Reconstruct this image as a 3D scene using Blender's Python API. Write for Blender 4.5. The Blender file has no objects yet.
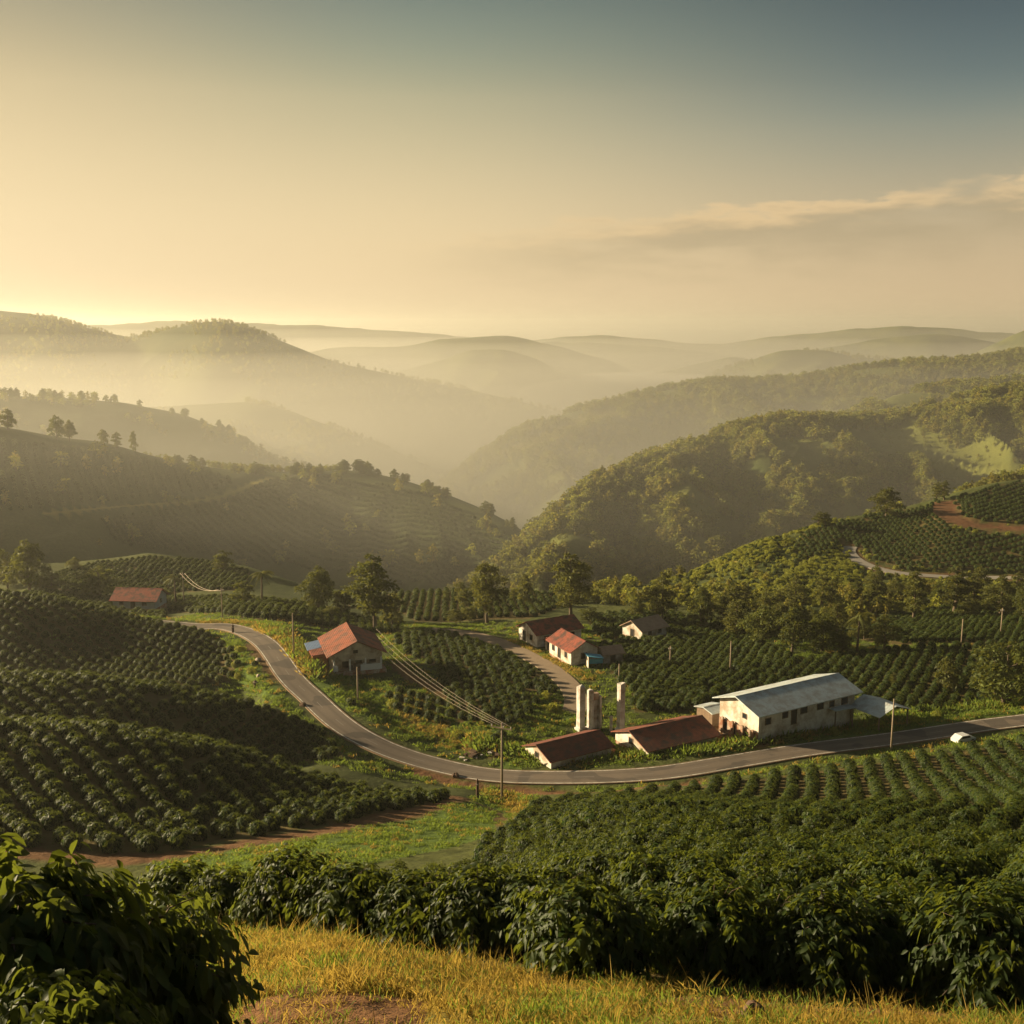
import bpy, math, random
import numpy as np
from mathutils import Vector, Matrix

R = math.radians
SC = bpy.context.scene
COL = SC.collection
RNG = np.random.default_rng(7)
random.seed(7)

# ---------------------------------------------------------------- camera
PITCH = 9.7
FPX = 1098.0
CAMZ = 70.0
cd = bpy.data.cameras.new('camera')
cam = bpy.data.objects.new('camera', cd)
COL.objects.link(cam)
cam.location = (0, 0, CAMZ)
cam.rotation_euler = (R(90 - PITCH), 0, 0)
cd.sensor_width = 36.0
cd.lens = 36.0 * FPX / 1024.0
cd.clip_start = 0.1
cd.clip_end = 60000
SC.camera = cam

# ---------------------------------------------------------------- light
SUN_AZ = R(-71)      # left of the view direction (+Y), a little behind the scene
SUN_EL = R(15.0)
SKY_GAIN = 6.2
world = bpy.data.worlds.new('World')
SC.world = world
world.use_nodes = True
wt = world.node_tree
wt.nodes.clear()
WN = wt.nodes.new
WL = wt.links.new
w_out = WN('ShaderNodeOutputWorld')
w_bg = WN('ShaderNodeBackground')
w_sky = WN('ShaderNodeTexSky')
w_sky.sky_type = 'NISHITA'
w_sky.sun_disc = False
w_sky.sun_elevation = SUN_EL
w_sky.sun_rotation = SUN_AZ
w_sky.altitude = 600
w_sky.air_density = 1.6
w_sky.dust_density = 6.0
w_sky.ozone_density = 1.2
w_bg.inputs['Strength'].default_value = 0.07
# the dusty evening sky: warm and pale towards the sun and the horizon, deep teal away from it and overhead
def s2l(c): return tuple((x / 255 / 12.92) if x < 10 else ((x / 255 + .055) / 1.055) ** 2.4 for x in c)
def wmath(op, a, b=None, c=None):
    n = WN('ShaderNodeMath'); n.operation = op
    for k, v in enumerate((a, b, c)):
        if v is None: continue
        if hasattr(v, 'links'): WL(v, n.inputs[k])
        else: n.inputs[k].default_value = v
    return n.outputs[0]
def wstep(lo, hi, v):
    n = WN('ShaderNodeMapRange'); n.interpolation_type = 'SMOOTHSTEP'
    n.inputs[1].default_value = lo; n.inputs[2].default_value = hi; WL(v, n.inputs[0]); return n.outputs[0]
def wramp(v, stops):
    r = WN('ShaderNodeValToRGB'); r.color_ramp.interpolation = 'B_SPLINE'; e = r.color_ramp.elements
    while len(e) < len(stops): e.new(.5)
    for k, (p, c) in enumerate(stops): e[k].position = p; e[k].color = (*s2l(c), 1)
    WL(v, r.inputs[0]); return r.outputs[0]
def wmix(f, a, b, mode='MIX'):
    n = WN('ShaderNodeMix'); n.data_type = 'RGBA'; n.blend_type = mode
    for sck, v in ((n.inputs[0], f), (n.inputs[6], a), (n.inputs[7], b)):
        if hasattr(v, 'links'): WL(v, sck)
        elif isinstance(v, (int, float)): sck.default_value = v
        else: sck.default_value = (*v, 1)
    return n.outputs[2]
w_tc = WN('ShaderNodeTexCoord'); w_xyz = WN('ShaderNodeSeparateXYZ'); WL(w_tc.outputs['Generated'], w_xyz.inputs[0])
wx, wy, wz = w_xyz.outputs
w_h = wmath('SQRT', wmath('ADD', wmath('MULTIPLY', wx, wx), wmath('MULTIPLY', wy, wy)))
w_cos = wmath('DIVIDE', wmath('ADD', wmath('MULTIPLY', wx, math.sin(SUN_AZ)), wmath('MULTIPLY', wy, math.cos(SUN_AZ))), wmath('MAXIMUM', w_h, .001))
w_e = wmath('MAXIMUM', wmath('MULTIPLY', wz, 2.0), 0.0)
sky_near = wramp(w_e, [(0, (234, 211, 172)), (.1, (236, 213, 174)), (.22, (234, 208, 164)), (.38, (208, 183, 136)), (.47, (170, 153, 116)), (.56, (132, 125, 100)), (1, (60, 72, 74))])
sky_mid = wramp(w_e, [(0, (241, 213, 168)), (.08, (240, 212, 167)), (.22, (228, 204, 160)), (.38, (174, 167, 131)), (.46, (134, 143, 122)), (.55, (95, 111, 105)), (1, (42, 58, 66))])
sky_off = wramp(w_e, [(0, (222, 194, 152)), (.08, (214, 187, 148)), (.20, (188, 171, 140)), (.32, (126, 136, 126)), (.40, (84, 103, 108)), (.52, (44, 64, 76)), (1, (26, 38, 50))])
sky_col = wmix(wstep(.36, .80, w_cos), wmix(wstep(-.08, .45, w_cos), sky_off, sky_mid), sky_near)
# a low bank of cloud to the right
w_u = wmath('DIVIDE', wx, wmath('MAXIMUM', wy, .05))
w_cv = WN('ShaderNodeCombineXYZ'); WL(wmath('MULTIPLY', w_u, 14.0), w_cv.inputs[0]); WL(wmath('MULTIPLY', wz, 62.0), w_cv.inputs[1])
w_n = WN('ShaderNodeTexNoise'); w_n.inputs['Scale'].default_value = 1.0; w_n.inputs['Detail'].default_value = 7; w_n.inputs['Roughness'].default_value = .62
WL(w_cv.outputs[0], w_n.inputs['Vector'])
w_n2 = WN('ShaderNodeTexNoise'); w_n2.inputs['Scale'].default_value = .45; w_n2.inputs['Detail'].default_value = 4; WL(w_cv.outputs[0], w_n2.inputs['Vector'])
w_top = wmath('ADD', wmath('MULTIPLY', w_u, .078), wmath('MULTIPLY', wmath('SUBTRACT', w_n.outputs['Fac'], .5), .062))
w_v = wmath('SUBTRACT', wmath('ADD', w_top, .087), wz)
w_den = wmath('MULTIPLY', wmath('MULTIPLY', wstep(0, .010, w_v), wmath('SUBTRACT', 1.0, wstep(.012, .075, w_v))), wmath('MULTIPLY', wstep(-.16, .22, w_u), wstep(.30, .50, w_n2.outputs['Fac'])))
w_den = wmath('MULTIPLY', w_den, wstep(0, .05, wy))
w_cc = wmix(wstep(.004, .030, w_v), s2l((236, 202, 152)), s2l((176, 158, 126)))
sky_col = wmix(wmath('MULTIPLY', w_den, .85), sky_col, w_cc)
w_scale = WN('ShaderNodeVectorMath'); w_scale.operation = 'SCALE'; w_scale.inputs['Scale'].default_value = SKY_GAIN
WL(sky_col, w_scale.inputs[0])
WL(wmix(.88, w_sky.outputs[0], w_scale.outputs[0]), w_bg.inputs['Color'])
WL(w_bg.outputs[0], w_out.inputs['Surface'])

sd = bpy.data.lights.new('sun', 'SUN')
sd.energy = 5.0
sd.angle = R(0.6)
sd.color = (1.0, 0.80, 0.50)
sun = bpy.data.objects.new('sun', sd)
COL.objects.link(sun)
sdir = Vector((math.sin(SUN_AZ) * math.cos(SUN_EL), math.cos(SUN_AZ) * math.cos(SUN_EL), math.sin(SUN_EL)))
sun.rotation_euler = (-sdir).to_track_quat('-Z', 'Y').to_euler()
sun.location = sdir * 400

SC.view_settings.view_transform = 'Standard'
SC.view_settings.look = 'None'
SC.view_settings.exposure = 1.25
SC.view_settings.gamma = 1.0
SC.render.engine = 'CYCLES'
cy = SC.cycles
cy.use_denoising = True
cy.max_bounces = 5
cy.diffuse_bounces = 2
cy.glossy_bounces = 1
cy.transmission_bounces = 2
cy.transparent_max_bounces = 6
cy.volume_bounces = 0
cy.sample_clamp_indirect = 4.0

# ---------------------------------------------------------------- helpers: pixels of the photograph to places
CP, SP = math.cos(R(PITCH)), math.sin(R(PITCH))
def ray(px, py):
    x = (px - 512.0) / FPX
    y = (512.0 - py) / FPX
    return x, CP + y * SP, -SP + y * CP
def aT(px, py):
    dx, dy, dz = ray(px, py)
    return dx / dy, -dz / dy
def to_px(X, Y, Z):
    Zr = np.asarray(Z, float) - CAMZ
    f = Y * CP - Zr * SP
    u = Y * SP + Zr * CP
    return 512 + FPX * X / f, 512 - FPX * u / f

# ---------------------------------------------------------------- numpy noise
_perm = RNG.permutation(256)
_perm = np.concatenate([_perm, _perm, _perm])
_ga = RNG.uniform(0, 2 * math.pi, 256)
def pnoise(x, y):
    x = np.asarray(x, float); y = np.asarray(y, float)
    xi = np.floor(x).astype(int); yi = np.floor(y).astype(int)
    xf = x - xi; yf = y - yi
    xi &= 255; yi &= 255
    u = xf * xf * xf * (xf * (xf * 6 - 15) + 10)
    v = yf * yf * yf * (yf * (yf * 6 - 15) + 10)
    def g(ix, iy, fx, fy):
        h = _perm[_perm[ix & 255] + (iy & 255)]
        return np.cos(_ga[h]) * fx + np.sin(_ga[h]) * fy
    n00 = g(xi, yi, xf, yf); n10 = g(xi + 1, yi, xf - 1, yf)
    n01 = g(xi, yi + 1, xf, yf - 1); n11 = g(xi + 1, yi + 1, xf - 1, yf - 1)
    return 1.5 * ((n00 * (1 - u) + n10 * u) * (1 - v) + (n01 * (1 - u) + n11 * u) * v)
def fbm(x, y, o=4):
    s = 0; a = 1; t = 0
    for k in range(o):
        s = s + a * pnoise(x * 2 ** k + 13.7 * k, y * 2 ** k - 7.3 * k); t += a; a *= 0.5
    return s / t
def sstep(a, b, x):
    t = np.clip((x - a) / (b - a), 0, 1)
    return t * t * (3 - 2 * t)
def smax(a, b, k):
    h = np.maximum(k - np.abs(a - b), 0) / k
    return np.maximum(a, b) + h * h * k * 0.25

# ---------------------------------------------------------------- terrain
# measured places: (column, row, forward distance) of ground seen in the photograph
GP = [(-250,1110,7),(0,1100,8),(100,1090,8.5),(230,1030,9.5),(500,1026,9.5),(800,1038,9.5),(1024,1046,9.5),(1280,1055,9.5),
 (300,952,13),(600,980,13),(1000,1010,13),(1250,1012,13),(0,1000,12),
 (330,858,70),(190,884,61),(450,835,84),(520,816,102),(505,801,116),(100,905,56),(0,930,52),
 (350,828,85),(400,815,94),(460,797,108),(240,668,162),(-200,800,80),(-250,900,50),
 (133,604,242),(40,592,245),(0,575,285),(60,571,293),(150,558,306),(250,571,300),(300,590,280),(150,600,262),(-200,570,290),
 (225,628,190),(245,635,181),(280,670,158),(330,715,141),(400,755,131),(450,772,127),(500,779,124),(600,780,124),(700,768,127),(800,750,132),(900,735,138),(1024,718,146),(1200,697,158),
 (300,640,182),(345,667,167),(300,622,196),(225,614,206),(420,725,142),(390,650,178),(480,718,144),(560,702,151),(400,632,199),(470,632,201),
 (475,636,196),(530,655,182),(570,680,163),(585,702,152),(610,702,152),(620,635,206),(700,632,208),
 (640,716,146),(700,706,150),(770,741,136),(858,716,150),(960,706,154),(700,676,170),(800,661,180),(900,649,187),(980,646,189),(1150,640,192),
 (380,625,214),(480,622,216),(560,618,222),(640,630,207),(760,651,190),
 (350,602,256),(450,593,268),(550,602,256),(450,619,224),
 (800,625,222),(900,625,224),(960,609,243),(1024,603,248),(1200,600,250),
 (700,577,298),(760,548,318),(792,538,330),(832,521,346),(892,513,360),(937,501,370),(1024,481,386),(1200,465,400),
 (850,549,318),(880,575,290),(960,582,284),(1024,582,284),(945,512,350),(1024,530,326),(960,529,328),(640,598,262)]
# the three rounded mounds at the left: foot, face, crest and the hollow behind each
for curve in ([(-200,850,70),(0,850,73),(100,862,71),(250,846,76)], [(-200,788,84),(0,790,85),(150,804,85),(250,806,90),(330,812,92)],
 [(-200,722,97),(0,726,99),(100,730,102),(200,748,106),(300,772,110),(380,786,112)], [(-200,734,105),(0,738,107),(100,742,110),(200,759,114),(300,779,118)],
 [(-200,718,113),(0,720,115),(100,726,118),(200,745,121),(300,768,124)], [(-200,676,128),(0,679,130),(100,683,134),(200,694,138),(285,714,140),(330,740,136)],
 [(-200,695,137),(0,698,139),(100,701,143),(200,707,147),(255,713,150)], [(-200,690,149),(0,687,150),(100,690,152),(200,687,156),(235,677,160)],
 [(-200,650,165),(0,634,168),(100,646,171),(200,658,170),(232,656,172)], [(-200,578,184),(0,593,184),(60,600,185),(120,616,185),(200,636,181),(228,645,178)],
 [(-200,606,197),(0,612,198),(60,614,198),(120,621,197),(165,627,195)]):
    c_ = np.array(curve, float)
    for q in np.arange(c_[0, 0], c_[-1, 0] + 1, 28.0):
        GP.append((q, float(np.interp(q, c_[:, 0], c_[:, 1])), float(np.interp(q, c_[:, 0], c_[:, 2]))))
pa, pl, pT = [], [], []
for px, py, Y in GP:
    a, T = aT(px, py); pa.append(a); pl.append(math.log(Y)); pT.append(T)
def ctl(px, Y, z):
    T = -z / Y
    dyz = math.atan(T)
    py = 512 + FPX * math.tan(dyz - R(PITCH)); a, T2 = aT(px, py)
    pa.append(a); pl.append(math.log(Y)); pT.append(T2)
for px in (-150, 120, 300, 450):
    ctl(px, 25, -14.6)
for px in (220, 330, 450):
    ctl(px, 45, -25.2)
for px in (600, 750, 900, 1060, 1250):
    ctl(px, 25, -14.0); ctl(px, 45, -23.2); ctl(px, 70, -33.2)
for px in (600, 700, 800): ctl(px, 98, -45.2)
ctl(900, 105, -46.8); ctl(1024, 105, -46.0); ctl(1250, 105, -45.0); ctl(520, 70, -35.5)
pa, pl, pT = map(np.array, (pa, pl, pT))
def _tps(r2):
    return np.where(r2 > 1e-12, r2 * np.log(np.maximum(r2, 1e-12)), 0)
SA, SL = 3.2, 1.0
_P = np.c_[pa * SA, pl * SL]
n_ = len(_P)
_d = ((_P[:, None] - _P[None]) ** 2).sum(-1)
_M = np.zeros((n_ + 3, n_ + 3))
_M[:n_, :n_] = _tps(_d) + np.eye(n_) * 6e-5
_M[:n_, n_:] = np.c_[np.ones(n_), _P]
_M[n_:, :n_] = np.c_[np.ones(n_), _P].T
_W = np.linalg.solve(_M, np.r_[pT, 0, 0, 0])
def tps_T(a, lY):
    q = np.c_[a.ravel() * SA, lY.ravel() * SL]
    out = np.empty(len(q))
    for i in range(0, len(q), 40000):
        s = q[i:i + 40000]
        r2 = ((s[:, None] - _P[None]) ** 2).sum(-1)
        out[i:i + 40000] = _tps(r2) @ _W[:n_] + _W[n_] + s @ _W[n_ + 1:]
    return out.reshape(a.shape)

NA, NY = 860, 900
A_MAX = 0.74
A_G = np.linspace(-A_MAX, A_MAX, NA)
L_G = np.linspace(math.log(3.0), math.log(15000.0), NY)
AG, LG = np.meshgrid(A_G, L_G)           # rows: distance
YG = np.exp(LG)
XG = AG * YG

# crest line where the near slopes end
_yn = [(-400,300),(0,296),(150,308),(250,302),(300,284),(350,268),(550,262),(640,276),(700,304),(792,334),(892,364),(1024,390),(1400,410)]
_ya = np.array([(p - 512) / FPX / 0.97 for p, _ in _yn]); _yy = np.array([y for _, y in _yn])
YN = np.interp(A_G, _ya, _yy)[None, :]
Yc = np.minimum(YG, YN)
ZN = -tps_T(AG, np.log(Yc)) * Yc
dback = np.maximum(YG - YN, 0)
ZN = ZN - 0.40 * (np.sqrt(dback ** 2 + 14 ** 2) - 14)
# fine unevenness of the near ground
ZN = ZN + 0.10 * fbm(XG / 3.0, YG / 3.0, 3) * sstep(4, 12, YG) + 0.5 * fbm(XG / 22, YG / 22, 3) * sstep(40, 120, YG)

# ridges beyond: crest points (column, row, distance), front slope, back slope, rounding, gullies (size, depth)
RIDGES = [
 ('A', [(-300,408,440),(0,426,500),(60,438,520),(110,444,535),(160,459,545),(220,470,560),(260,473,565),(310,473,575),(360,471,575),(410,483,560),(450,497,540),(490,514,515),(530,538,485),(570,566,455),(610,610,420)], .36, .40, 26, 75, 11, 5),
 ('B', [(-300,388,800),(0,396,820),(60,398,840),(120,402,850),(180,414,860),(225,430,860),(262,455,850),(330,478,830),(420,520,760),(500,560,700)], .34, .42, 40, 110, 16, 8),
 ('H', [(380,650,400),(440,612,420),(485,580,440),(525,545,468),(557,514,492),(597,482,530),(637,465,565),(690,446,600),(732,431,625),(782,420,650),(832,422,660),(880,421,675),(937,407,695),(965,398,705),(1024,388,720),(1250,365,760)], .27, .40, 28, 58, 12, 5),
 ('J', [(760,460,820),(800,436,850),(857,415,880),(892,396,900),(937,391,910),(1024,383,930),(1250,362,950)], .30, .4, 40, 120, 18, 10),
 ('C', [(-100,420,1300),(60,412,1300),(190,405,1280),(250,402,1270),(290,411,1250),(340,431,1220),(400,455,1180),(460,480,1120),(520,520,1000)], .33, .4, 60, 150, 24, 12),
 ('G', [(380,540,900),(440,490,1000),(480,458,1060),(512,436,1100),(545,421,1130),(582,410,1170),(620,402,1200),(662,391,1230),(712,383,1250),(750,383,1260),(792,381,1270),(862,369,1290),(920,363,1300),(980,361,1310),(1024,353,1320),(1250,340,1350)], .30, .4, 45, 170, 34, 12),
 ('D', [(-300,292,1900),(0,311,1900),(40,314,1900),(90,329,1890),(130,338,1880),(170,329,1870),(210,321,1860),(240,325,1850),(280,341,1840),(330,361,1820),(400,376,1800),(450,386,1770),(520,401,1700),(560,414,1650),(610,450,1500),(650,490,1400)], .34, .4, 70, 300, 55, 24),
 ('K', [(600,420,1900),(650,402,2000),(690,385,2050),(730,367,2100),(782,350,2120),(822,350,2130),(860,357,2140),(900,361,2150),(960,362,2150),(1100,350,2150)], .32, .4, 60, 240, 40, 18),
 ('F', [(330,395,2334),(380,377,2334),(420,365,2334),(470,350,2334),(505,349,2334),(540,361,2324),(580,386,2308),(620,410,2282),(660,440,2256)], .34, .4, 70, 280, 46, 20),
 ('M', [(600,400,2491),(640,376,2517),(690,365,2530),(730,357,2543),(770,362,2543),(830,380,2543)], .30, .4, 70, 300, 40, 18),
 ('E', [(180,380,2751),(260,362,2751),(310,352,2751),(350,346,2751),(400,347,2751),(440,340,2751),(510,336,2751),(560,346,2725),(610,361,2699),(660,384,2673),(720,420,2647)], .32, .4, 90, 420, 70, 28),
 ('P', [(720,380,2751),(780,358,2777),(830,347,2803),(870,340,2803),(930,333,2803),(965,338,2803),(1000,344,2803),(1024,350,2803),(1200,360,2803)], .30, .4, 90, 380, 55, 26),
 ('Q', [(930,370,2491),(980,350,2491),(1024,330,2491),(1200,300,2491)], .3, .4, 80, 350, 40, 20),
 ('N', [(500,350,3246),(545,342,3246),(590,343,3246),(640,346,3246),(700,352,3246),(760,360,3246)], .28, .4, 120, 500, 60, 30),
 ('O', [(-300,318,4027),(40,330,4027),(90,325,4027),(130,323,4027),(180,320,4027),(215,326,4027),(250,324,4027),(310,325,4027),(370,329,4027),(440,335,4027),(560,345,4027),(700,349,4027)], .25, .3, 150, 700, 50, 30),
 ('S', [(500,346,3688),(560,338,3688),(600,335,3688),(660,341,3688),(710,345,3688),(770,338,3688),(820,333,3688),(870,328,3688),(910,325,3688),(960,330,3688),(1010,333,3688),(1200,330,3688)], .25, .3, 150, 700, 60, 40),
]
FLOOR = -165 + 22 * fbm(XG / 500, YG / 500, 3) + 60 * (1 - sstep(250, 700, YG)) - 20 * sstep(3000, 9000, YG)
Z = smax(ZN, FLOOR - 30 * (1 - sstep(300, 420, YG)), 6)
OWN = np.zeros(YG.shape, int)
TOPOWN = Z.copy()
HILL_NAMES = ['ground']
for ri, (nm, pts, sf, sb, rr, glen, gamp, camp) in enumerate(RIDGES):
    aa, zz, yy = [], [], []
    for px, py, Y in pts:
        a, T = aT(px, py); aa.append(a); zz.append(-T * Y); yy.append(Y)
    aa = np.array(aa); zz = np.array(zz); yy = np.array(yy)
    # smooth interpolation along the crest
    af = np.linspace(aa[0], aa[-1], 400)
    zf = np.interp(af, aa, zz); yf = np.interp(af, aa, yy)
    kk = np.exp(-0.5 * (np.arange(-9, 10) / 4.0) ** 2); kk /= kk.sum()
    zf = np.convolve(np.pad(zf, 9, 'edge'), kk, 'valid'); yf = np.convolve(np.pad(yf, 9, 'edge'), kk, 'valid')
    zc = np.interp(A_G, af, zf)[None, :]; yc = np.interp(A_G, af, yf)[None, :]
    off = np.maximum(np.maximum(aa[0] - A_G, A_G - aa[-1]), 0)[None, :] * yc   # ends of the ridge run down
    d = YG - yc
    dn = np.where(d < 0, -d * sf, d * sb)
    s_ = np.where(d < 0, sf, sb)
    drop = np.sqrt(dn ** 2 + (rr * s_) ** 2) - rr * s_
    m = (drop < 320)
    z = zc - drop - off * 0.35
    amt = sstep(0.1 * glen, 1.3 * glen, np.abs(d))
    wx = XG + 0.35 * glen * pnoise(XG / glen / 1.3 + ri * 3.1, YG / glen / 1.3)
    rid = 1 - np.abs(pnoise(wx / glen + ri * 17.3, YG / glen / 2.6 + ri * 5.1)) * 2.0
    rid2 = 1 - np.abs(pnoise(wx / glen * 2.7 + ri * 7.3, YG / glen / 1.1 + 9.1)) * 2.0
    g = (0.7 * rid + 0.3 * rid2)
    z = z + gamp * 1.5 * (g - 0.45) * amt
    if yy.min() > 2050: z = z + (7 if nm not in 'OS' else 10) * fbm(XG / 150 + ri * 3, YG / 150, 4)
    z = z + camp * 0.10 * fbm(XG / (glen * .35) + ri, YG / (glen * .35), 3)
    z = np.where(m, z, -999)
    OWN = np.where(z > TOPOWN, ri + 1, OWN)
    TOPOWN = np.maximum(TOPOWN, z)
    Z = smax(Z, z, max(3.0, rr * 0.12))
    HILL_NAMES.append('hill')
ZG = Z + CAMZ
# lasting slope figures
def _gi(X, Y):
    a = np.clip((np.asarray(X) / Y + A_MAX) / (2 * A_MAX) * (NA - 1), 0, NA - 1.001)
    l = np.clip((np.log(Y) - L_G[0]) / (L_G[-1] - L_G[0]) * (NY - 1), 0, NY - 1.001)
    return a, l
def ground(X, Y, F=None):
    F = ZG if F is None else F
    a, l = _gi(np.asarray(X, float), np.asarray(Y, float))
    i = l.astype(int); j = a.astype(int); fi = l - i; fj = a - j
    return (F[i, j] * (1 - fj) + F[i, j + 1] * fj) * (1 - fi) + (F[i + 1, j] * (1 - fj) + F[i + 1, j + 1] * fj) * fi
def hit(px, py, ymin=3.0):
    a, T = aT(px, py)
    aj = (a + A_MAX) / (2 * A_MAX) * (NA - 1); j = int(np.clip(aj, 0, NA - 2)); f = aj - j
    col = (ZG[:, j] * (1 - f) + ZG[:, j + 1] * f) - CAMZ
    Yl = np.exp(L_G)
    g = -col / Yl - T
    ok = np.where((g <= 0) & (Yl >= ymin))[0]
    if len(ok) == 0: return None
    i = ok[0]
    if i > 0 and g[i - 1] > 0 and Yl[i - 1] >= ymin * 0.98:
        t = g[i - 1] / (g[i - 1] - g[i]); Y = Yl[i - 1] + t * (Yl[i] - Yl[i - 1])
    else: Y = Yl[i]
    return Vector((a * Y, Y, float(ground(a * Y, Y))))
# ---------------------------------------------------------------- materials
def mat(name, col=(.5, .5, .5), rough=.8, spec=.3):
    m = bpy.data.materials.new(name); m.use_nodes = True
    b = m.node_tree.nodes['Principled BSDF']
    b.inputs['Base Color'].default_value = (*col, 1); b.inputs['Roughness'].default_value = rough
    b.inputs['Specular IOR Level'].default_value = spec
    return m
def nodes(m):
    t = m.node_tree
    return t, t.nodes.new, t.links.new, t.nodes['Principled BSDF']
def noise(t, scale, detail=4, rough=.6, vec=None):
    n = t.nodes.new('ShaderNodeTexNoise'); n.inputs['Scale'].default_value = scale
    n.inputs['Detail'].default_value = detail; n.inputs['Roughness'].default_value = rough
    if vec is not None: t.links.new(vec, n.inputs['Vector'])
    return n.outputs['Fac']
def ramp(t, fac, stops):
    r = t.nodes.new('ShaderNodeValToRGB'); e = r.color_ramp.elements
    while len(e) < len(stops): e.new(.5)
    for k, (p, c) in enumerate(stops):
        e[k].position = p; e[k].color = (*c, 1)
    t.links.new(fac, r.inputs[0]); return r.outputs[0]
def mix(t, fac, a, b, mode='MIX'):
    n = t.nodes.new('ShaderNodeMix'); n.data_type = 'RGBA'; n.blend_type = mode
    for sock, v in ((n.inputs[0], fac), (n.inputs[6], a), (n.inputs[7], b)):
        if hasattr(v, 'links'): t.links.new(v, sock)
        elif isinstance(v, (int, float)): sock.default_value = v
        else: sock.default_value = (*v, 1)
    return n.outputs[2]
def math_(t, op, a, b=None):
    n = t.nodes.new('ShaderNodeMath'); n.operation = op
    for s, v in ((n.inputs[0], a), (n.inputs[1], b)):
        if v is None: continue
        if hasattr(v, 'links'): t.links.new(v, s)
        else: s.default_value = v
    return n.outputs[0]
def bump(t, fac, strength, dist):
    n = t.nodes.new('ShaderNodeBump'); n.inputs['Strength'].default_value = strength; n.inputs['Distance'].default_value = dist
    t.links.new(fac, n.inputs['Height']); return n.outputs['Normal']
def texpos(t):
    g = t.nodes.new('ShaderNodeNewGeometry'); return g.outputs['Position']
def objcoord(t):
    g = t.nodes.new('ShaderNodeTexCoord'); return g.outputs['Object']

# ---------------------------------------------------------------- lines on the ground
def chaikin(P, n=3):
    P = np.asarray(P, float)
    for _ in range(n):
        q = np.empty((2 * len(P), P.shape[1])); q[0] = P[0]; q[-1] = P[-1]
        q[1:-1:2] = .75 * P[:-1] + .25 * P[1:]; q[2::2] = .25 * P[:-1] + .75 * P[1:]
        P = q
    return P
def resample(P, step):
    s = np.r_[0, np.cumsum(np.linalg.norm(np.diff(P[:, :2], axis=0), axis=1))]
    t = np.arange(0, s[-1], step)
    return np.stack([np.interp(t, s, P[:, k]) for k in range(P.shape[1])], 1)
def plan(pts, ymin=3.0):
    return np.array([hit(*p, ymin=ymin)[:] if len(p) == 2 else hit(p[0], p[1], p[2])[:] for p in pts])
def dist_to(P, X, Y):
    """distance in plan to polyline P and arclength parameter of the foot"""
    best = np.full(X.shape, 1e9); val = np.zeros(X.shape)
    for k in range(len(P) - 1):
        ax, ay = P[k, :2]; bx, by = P[k + 1, :2]
        L2 = (bx - ax) ** 2 + (by - ay) ** 2 + 1e-9
        t = np.clip(((X - ax) * (bx - ax) + (Y - ay) * (by - ay)) / L2, 0, 1)
        d = np.hypot(X - ax - t * (bx - ax), Y - ay - t * (by - ay))
        v = P[k, 2] + t * (P[k + 1, 2] - P[k, 2])
        w = d < best
        best = np.where(w, d, best); val = np.where(w, v, val)
    return best, val
def window(P, pad):
    m = (XG > P[:, 0].min() - pad) & (XG < P[:, 0].max() + pad) & (YG > P[:, 1].min() - pad) & (YG < P[:, 1].max() + pad)
    r = np.where(m.any(1))[0]; c = np.where(m.any(0))[0]
    return slice(r[0], r[-1] + 1), slice(c[0], c[-1] + 1)
def flatten(P, half, blend):
    w = window(P, half + blend + 1)
    d, z = dist_to(P, XG[w], YG[w])
    k = 1 - sstep(half, half + blend, d)
    ZG[w] = ZG[w] * (1 - k) + z * k

ROAD_PX = [(120,628,194),(165,626.5,192),(200,626.5,189),(222,628,186),(240,630),(255,636),(267,645),(276,656),(286,671),(298,686),(312,699),(331,716),(350,730),(376,745),(405,758),(440,768.5),(493,777),(560,779),(620,777),(674,772),(740,761),(807,750.5),(893,739),(973,728),(1024,720.5),(1150,706),(1300,694)]
TRACK_PX = [(430,631),(455,632.5),(475,635),(497,641),(520,652),(545,665),(562,677),(573,690),(577,703),(572,716)]
HILLROAD_PX = [(1120,579,260),(1024,578,260),(960,578,260),(905,574.5,260),(880,570,260),(858,562,270),(847.5,552,280),(851,546.5,290)]
CUT_PX = [(1120,530,300),(1024,529,300),(990,527,300),(965,524,300),(948,516,310),(942,509,320),(948,502,320)]
ATRACK_PX = [(50,513),(90,509),(140,505),(200,501),(232,494),(246,486),(268,479)]
ROAD = resample(chaikin(plan(ROAD_PX), 3), 1.2)
_k = np.ones(13) / 13
ROAD[:, 2] = np.convolve(np.pad(ROAD[:, 2], 6, 'edge'), _k, 'valid')
flatten(ROAD, 3.2, 4.0)
TRACK = resample(chaikin(plan(TRACK_PX), 3), 1.2)
TRACK[:, 2] = np.convolve(np.pad(TRACK[:, 2], 6, 'edge'), _k, 'valid')
flatten(TRACK, 2.4, 2.5)
HILLROAD = resample(chaikin(plan(HILLROAD_PX), 2), 2.0); flatten(HILLROAD, 2.5, 4)
CUT = resample(chaikin(plan(CUT_PX), 2), 2.0); flatten(CUT, 3.0, 5)
ATRACK = resample(chaikin(plan(ATRACK_PX), 2), 3.0); flatten(ATRACK, 3.0, 6)

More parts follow.
